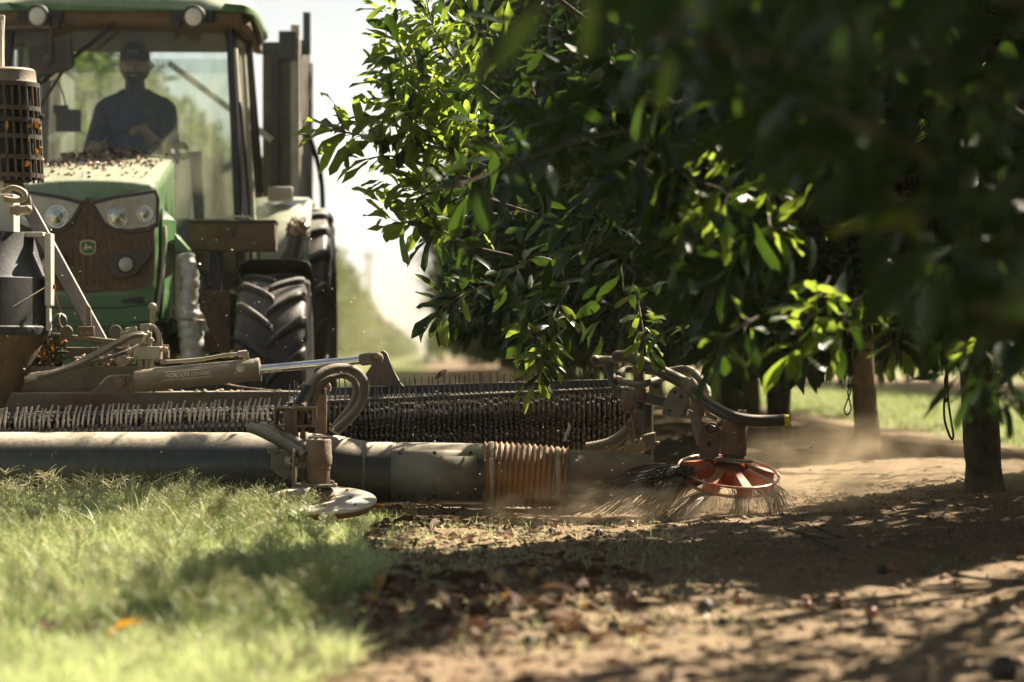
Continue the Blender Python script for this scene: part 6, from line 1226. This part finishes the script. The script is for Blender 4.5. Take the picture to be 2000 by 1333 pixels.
for i, (px, py, mt, lb) in enumerate(single): tag(lying(px, py, .12 if py > 1100 else .10, mt, random.random() * 6, (random.gauss(.3, .3), random.gauss(.2, .3)), lift=.05 if px < 650 else .012), lb, 'leaf', 'fallen leaves')
for i in range(150):
    u = random.random(); px = 690 + 540 * random.random() ** 1.1; py = 1120 + 150 * random.random() + (px - 900) * -.04; big = lying(px, py, random.uniform(.08, .15), 'dry_leaf' if random.random() < .93 else 'dry_yellow', random.random() * 6.28, (random.gauss(0, .35), random.gauss(0, .4)), lift=random.uniform(.004, .03)); tag(big, 'dry brown curled leaf in the drift of leaf litter beside the grass', 'leaf', 'leaf litter drift')
n = 900; Yq = 5.4 + 6.4 * r.random(n); Xq = -.7 + 1.1 * r.random(n) ** 1.5 + .25 * np.exp(-((Yq - 7.6) / 1.) ** 2); Zq = gz(Xq, Yq) + .004 + .008 * r.random(n); az = r.random(n) * 6.28
fw = np.stack([np.cos(az), np.sin(az), .25 * r.normal(size=n)], 1); up = np.array([0, 0, 1.]) + .4 * r.normal(size=(n, 3)); v, f, t = leaf_arrays(np.stack([Xq, Yq, Zq], 1), fw, up, .03 + .06 * r.random(n), LT, None, 3); me = arrmesh('leaf_litter', v, f, M['dry_leaf']); vattr(me, 'tone', t); o = bpy.data.objects.new('leaf_litter', me); C.objects.link(o); tag(o, 'crumbled brown leaf litter along the grass edge', 'leaf litter', kind='stuff')
# macadamia nuts
NUTM = {}
def nut(px, py, rad, mt, lb):
    if mt not in NUTM:
        mb = MB(); mb.lathe([(0, -.98), (.32, -.95), (.62, -.80), (.88, -.48), (1., -.05), (.95, .38), (.75, .72), (.45, .92), (.16, 1.0), (.05, 1.08), (0, 1.1)], (0, 0, 0), (0, 0, 1), 20); NUTM[mt] = mb.mesh('nut', M[mt], 60)
    g = G(px, py); o = bpy.data.objects.new('macadamia_nut', NUTM[mt]); C.objects.link(o); o.location = (g[0], g[1], float(gz(*g)) + rad * .85); rad *= 1.2; o.scale = (rad, rad, rad * .97); o.rotation_euler = (random.random() * 6, random.random() * 6, random.random()); tag(o, lb, 'nut', 'macadamia nuts on the dirt')
for a in [(1378, 1190, .020, 'nut_dark', 'dark round husked nut in the shade, left of a brown nut'), (1441, 1183, .018, 'nut', 'brown nut with pale top right of the dark husked nut'), (1577, 1190, .012, 'nut', 'small shiny orange brown nut, left of a pair of nuts'), (1635, 1188, .014, 'nut', 'shiny brown nut between the small nut and the large nut'), (1702, 1208, .017, 'nut', 'large shiny brown nut in the sun, lowest of the three'), (1944, 1183, .013, 'nut', 'brown nut near the right edge of the photo'), (1410, 1222, .012, 'nut_dark', 'small dark nut in the sun below the dark husked nut'), (1198, 1235, .016, 'nut_dark', 'black nut on the sunlit dirt, centre bottom'), (1036, 1262, .015, 'nut_dark', 'dark greenish husk at the end of the leaf litter'), (1722, 1122, .016, 'nut_dark', 'dark nut touching a brown nut in the shade'), (1745, 1120, .015, 'nut', 'brown nut touching a dark nut in the shade'), (1236, 1172, .014, 'nut', 'dull brown nut at the right end of the litter drift'), (1170, 1048, .016, 'nut_dark', 'dark nut on the edge of the tree shadow'), (1078, 1036, .014, 'nut_dark', 'dark nut half buried in the sunlit dirt'), (1260, 1022, .018, 'nut_dark', 'nut kicked up in the dust below the bristles'), (1232, 1026, .014, 'nut', 'brown nut in the dust below the bristles'), (1960, 1330, .030, 'nut_dark', 'large blurred dark husk in the bottom right corner')]: nut(*a)
# soil clods and small stones
n = 16000; Yq = 5.6 + 8 * r.random(n); Xq = -.6 + 4. * r.random(n); k = ~grassy(Xq, Yq); Xq, Yq = Xq[k], Yq[k]; n = len(Xq); s = .0025 + .013 * r.random(n) ** 5; oc8 = np.array([(1, 0, 0), (-1, 0, 0), (0, 1, 0), (0, -1, 0), (0, 0, 1), (0, 0, -1)], float); vs = (oc8[None] + .35 * r.normal(size=(n, 6, 3))) * s[:, None, None] * np.array([1.2, 1.2, .75]) + np.stack([Xq, Yq, gz(Xq, Yq) + s * .3], 1)[:, None, :]; ff = np.array([(0, 2, 4), (2, 1, 4), (1, 3, 4), (3, 0, 4), (2, 0, 5), (1, 2, 5), (3, 1, 5), (0, 3, 5)]); b = np.arange(n) * 6
M['clod'] = mat('soil_clod', (.16, .105, .062), .95, 0, (.30, .22, .14), 6); o = bpy.data.objects.new('soil_clods', arrmesh('soil_clods', vs.reshape(-1, 3), [(b[:, None, None] + ff[None]).reshape(-1, 3)], M['clod'], False)); C.objects.link(o); tag(o, 'small clods and pebbles scattered on the bare soil', 'clods', kind='stuff')
m = MB(); rr = random.Random(5)
for (x, y, l_) in ((1590, 1070, .22), (1570, 1058, .2), (1610, 1050, .12)):
    g = G(x, y); z = float(gz(*g)); a = rr.random() * 3; m.tube([(g[0] - cos(a) * l_, g[1] - sin(a) * l_, z + .004), (g[0], g[1], z + .03), (g[0] + cos(a) * l_ * .5, g[1] + sin(a) * l_ * .5, z + .05 * rr.random())], .005, 5)
tw = m.build('dead_twigs', M['bark'], None, smooth=60); tag(tw, 'small heap of dead twigs on the shaded soil', 'twigs')
m = MB()
for i in range(260):
    Yq = rr.uniform(6.5, 12.3); Xq = rr.uniform(-.5, 2.2); z = float(gz(Xq, Yq)); a = rr.random() * 3.14; l_ = rr.uniform(.015, .06); m.tube([(Xq - cos(a) * l_, Yq - sin(a) * l_, z + .003), (Xq, Yq, z + .008), (Xq + cos(a) * l_, Yq + sin(a) * l_, z + .004)], .0016, 3, False)
o = m.build('twig_litter', M['husk'], None, smooth=0, fix=False); tag(o, 'fine twigs and stalks strewn over the dirt', 'twig litter', kind='stuff')
# flying leaves and chaff
def flying(px, py, Y, s, e, lb):
    o = bpy.data.objects.new('flying_leaf', LM['dry_leaf'][2]); C.objects.link(o); o.location = P(px, py, Y); o.scale = (s, s, s); o.rotation_euler = e; tag(o, lb, 'leaf', 'leaves thrown into the air')
flying(848, 742, 12.4, .085, (1.45, .9, .1), 'narrow brown leaf flying upright above the finger roller'); flying(1008, 700, 12.3, .06, (.3, 1.0, 1.9), 'small dark brown leaf flying left of the hanging green spray')
n = 420; px = np.where(r.random(n) < .6, r.random(n) * 900, 900 + 700 * r.random(n)); py = np.where(px < 900, 430 + 560 * r.random(n), 830 + 190 * r.random(n)); Yq = 11. + 2.2 * r.random(n); pos = np.stack([(px - CX) / FPX * Yq, Yq, CAMH + (HY - py) / FPX * Yq], 1); pos[:, 2] = np.maximum(pos[:, 2], .04); s = .0022 + .0035 * r.random(n) ** 2; vs = (oc8[None] * np.array([1, .4, .7]) + .4 * r.normal(size=(n, 6, 3))) * s[:, None, None] + pos[:, None, :]; b = np.arange(n) * 6
o = bpy.data.objects.new('chaff', arrmesh('chaff', vs.reshape(-1, 3), [(b[:, None, None] + ff[None]).reshape(-1, 3)], M['cream'], False)); C.objects.link(o); tag(o, 'pale chaff specks flying around the harvester', 'chaff', kind='stuff')
# cables hanging under the canopy
def loop(pts, Y, lb, r_=.0045):
    t = empty('cable_loop', P(pts[0][0], pts[0][1], Y)); tag(t, lb, 'cable', 'cables hanging from the canopy'); m = MB(); q = catmull([P(x, y, Y + .01 * sin(i)) for i, (x, y) in enumerate(pts)], 6); m.tube(q, r_, 6); m.build('cable', M['cable'], t, org=t.location, smooth=60); return t
t = loop([(1657, 650), (1656, 700), (1657, 740), (1661, 765), (1652, 790), (1649, 802), (1655, 811), (1662, 800), (1660, 785), (1656, 765), (1664, 745), (1663, 705), (1660, 650)], 13.5, 'twisted thin black cable loop hanging left of the mossy trunk'); m = MB(); m.box(P(1660, 754, 13.5), (.028, .012, .018)); m.ball(P(1653, 715, 13.5), .02, 8, 6); m.ball(P(1661, 718, 13.5), .016, 8, 6); m.build('clip', M['cable'], t, org=t.location)
t = loop([(1852, 640), (1849, 700), (1847, 750), (1844, 790), (1845, 820), (1852, 845), (1859, 858), (1862, 850), (1858, 825), (1853, 790), (1850, 750), (1853, 700), (1858, 640)], 12.3, 'longer black cable loop hanging between the two right hand trunks', .006); m = MB(); m.box(P(1848, 782, 12.3), (.026, .014, .024)); m.box(P(1848, 748, 12.3), (.020, .014, .05)); m.build('clip', M['cable'], t, org=t.location)
# far pole above the left row
m = MB(); m.tube([(0, 0, 0), (0, 0, 14)], [.35, .2], 8); t = empty('utility_pole', (-13.5 * 1.45, 350 * 1.0, 0)); t.location = (P(720, 0, 330).x, 330, 0); tag(t, 'faint far pole rising above the hazy left tree row', 'pole'); m.build('mast', M['steel'], t); m = MB(); m.bar((-1.0, 0, 13.2), (1.0, 0, 13.2), .2, .2); m.build('crossarm', M['steel'], t)

# ------------------------------------------------------------------ dust clouds thrown up by the sweeper, and the dusty air
def dustmat(name, dens, scale, seed, col=(.86, .70, .48), an=.25, lo=.40, hi=.78):
    m, n, l, b, o = nt(name); n.remove(b); v = n.new('ShaderNodeVolumePrincipled'); v.inputs['Color'].default_value = rgb(col); v.inputs['Anisotropy'].default_value = an
    t = n.new('ShaderNodeTexCoord'); ln = n.new('ShaderNodeVectorMath'); ln.operation = 'LENGTH'; l.new(t.outputs['Object'], ln.inputs[0])
    f = n.new('ShaderNodeMapRange'); f.interpolation_type = 'SMOOTHSTEP'; f.inputs[1].default_value = 1.; f.inputs[2].default_value = .15; l.new(ln.outputs['Value'], f.inputs[0])
    mp = n.new('ShaderNodeMapping'); mp.inputs['Location'].default_value = (seed, seed * .7, 0); mp.inputs['Scale'].default_value = (1.6, 1.2, .8); l.new(t.outputs['Object'], mp.inputs[0])
    z = n.new('ShaderNodeTexNoise'); z.inputs['Scale'].default_value = scale; z.inputs['Detail'].default_value = 4; l.new(mp.outputs[0], z.inputs['Vector'])
    g = n.new('ShaderNodeMapRange'); g.inputs[1].default_value = lo; g.inputs[2].default_value = hi; l.new(z.outputs['Fac'], g.inputs[0])
    a = n.new('ShaderNodeMath'); a.operation = 'MULTIPLY'; l.new(f.outputs[0], a.inputs[0]); l.new(g.outputs[0], a.inputs[1]); c = n.new('ShaderNodeMath'); c.operation = 'MULTIPLY'; c.inputs[1].default_value = dens; l.new(a.outputs[0], c.inputs[0]); l.new(c.outputs[0], v.inputs['Density']); l.new(v.outputs[0], o.inputs['Volume']); return m
def dust(c, s, dens, scale, seed, lb):
    mb = MB(); mb.ball((0, 0, 0), 1., 20, 12); me = mb.mesh('dust_cloud', dustmat('dust_%d' % seed, dens, scale, seed), 180); o = bpy.data.objects.new('dust_cloud', me); C.objects.link(o); o.location = c; o.scale = s; tag(o, lb, 'dust', kind='stuff')
dust((1.35, 12.15, .04), (1.25, .7, .25), 4.6, 2.6, 1, 'sunlit dust billowing low around the orange sweeper')
dust((2.0, 13.2, .12), (1.2, 1.3, .38), 1.6, 2.2, 2, 'thin dust drifting to the mossy trunk')
dust((.45, 11.75, .05), (.75, .5, .18), 3.2, 3.0, 3, 'dust puffs under the bristles and the nozzle')
dust((-2.2, 72, 1.5), (9, 48, 7.5), .011, 1.6, 5, 'pale dust hanging in the alley behind the tractor')
hz = MB(); hz.box((0, 785, 10.5), (1400, 1640, 23.2)); hm, n, l, b, o = nt('haze_air'); n.remove(b); v = n.new('ShaderNodeVolumePrincipled'); v.inputs['Color'].default_value = (.95, .90, .76, 1); v.inputs['Density'].default_value = .0005; v.inputs['Anisotropy'].default_value = .45; l.new(v.outputs[0], o.inputs['Volume'])
ho = hz.build('haze', hm, None, smooth=0); ho['kind'] = 'stuff'; ho['label'] = 'pale dusty air filling the orchard'
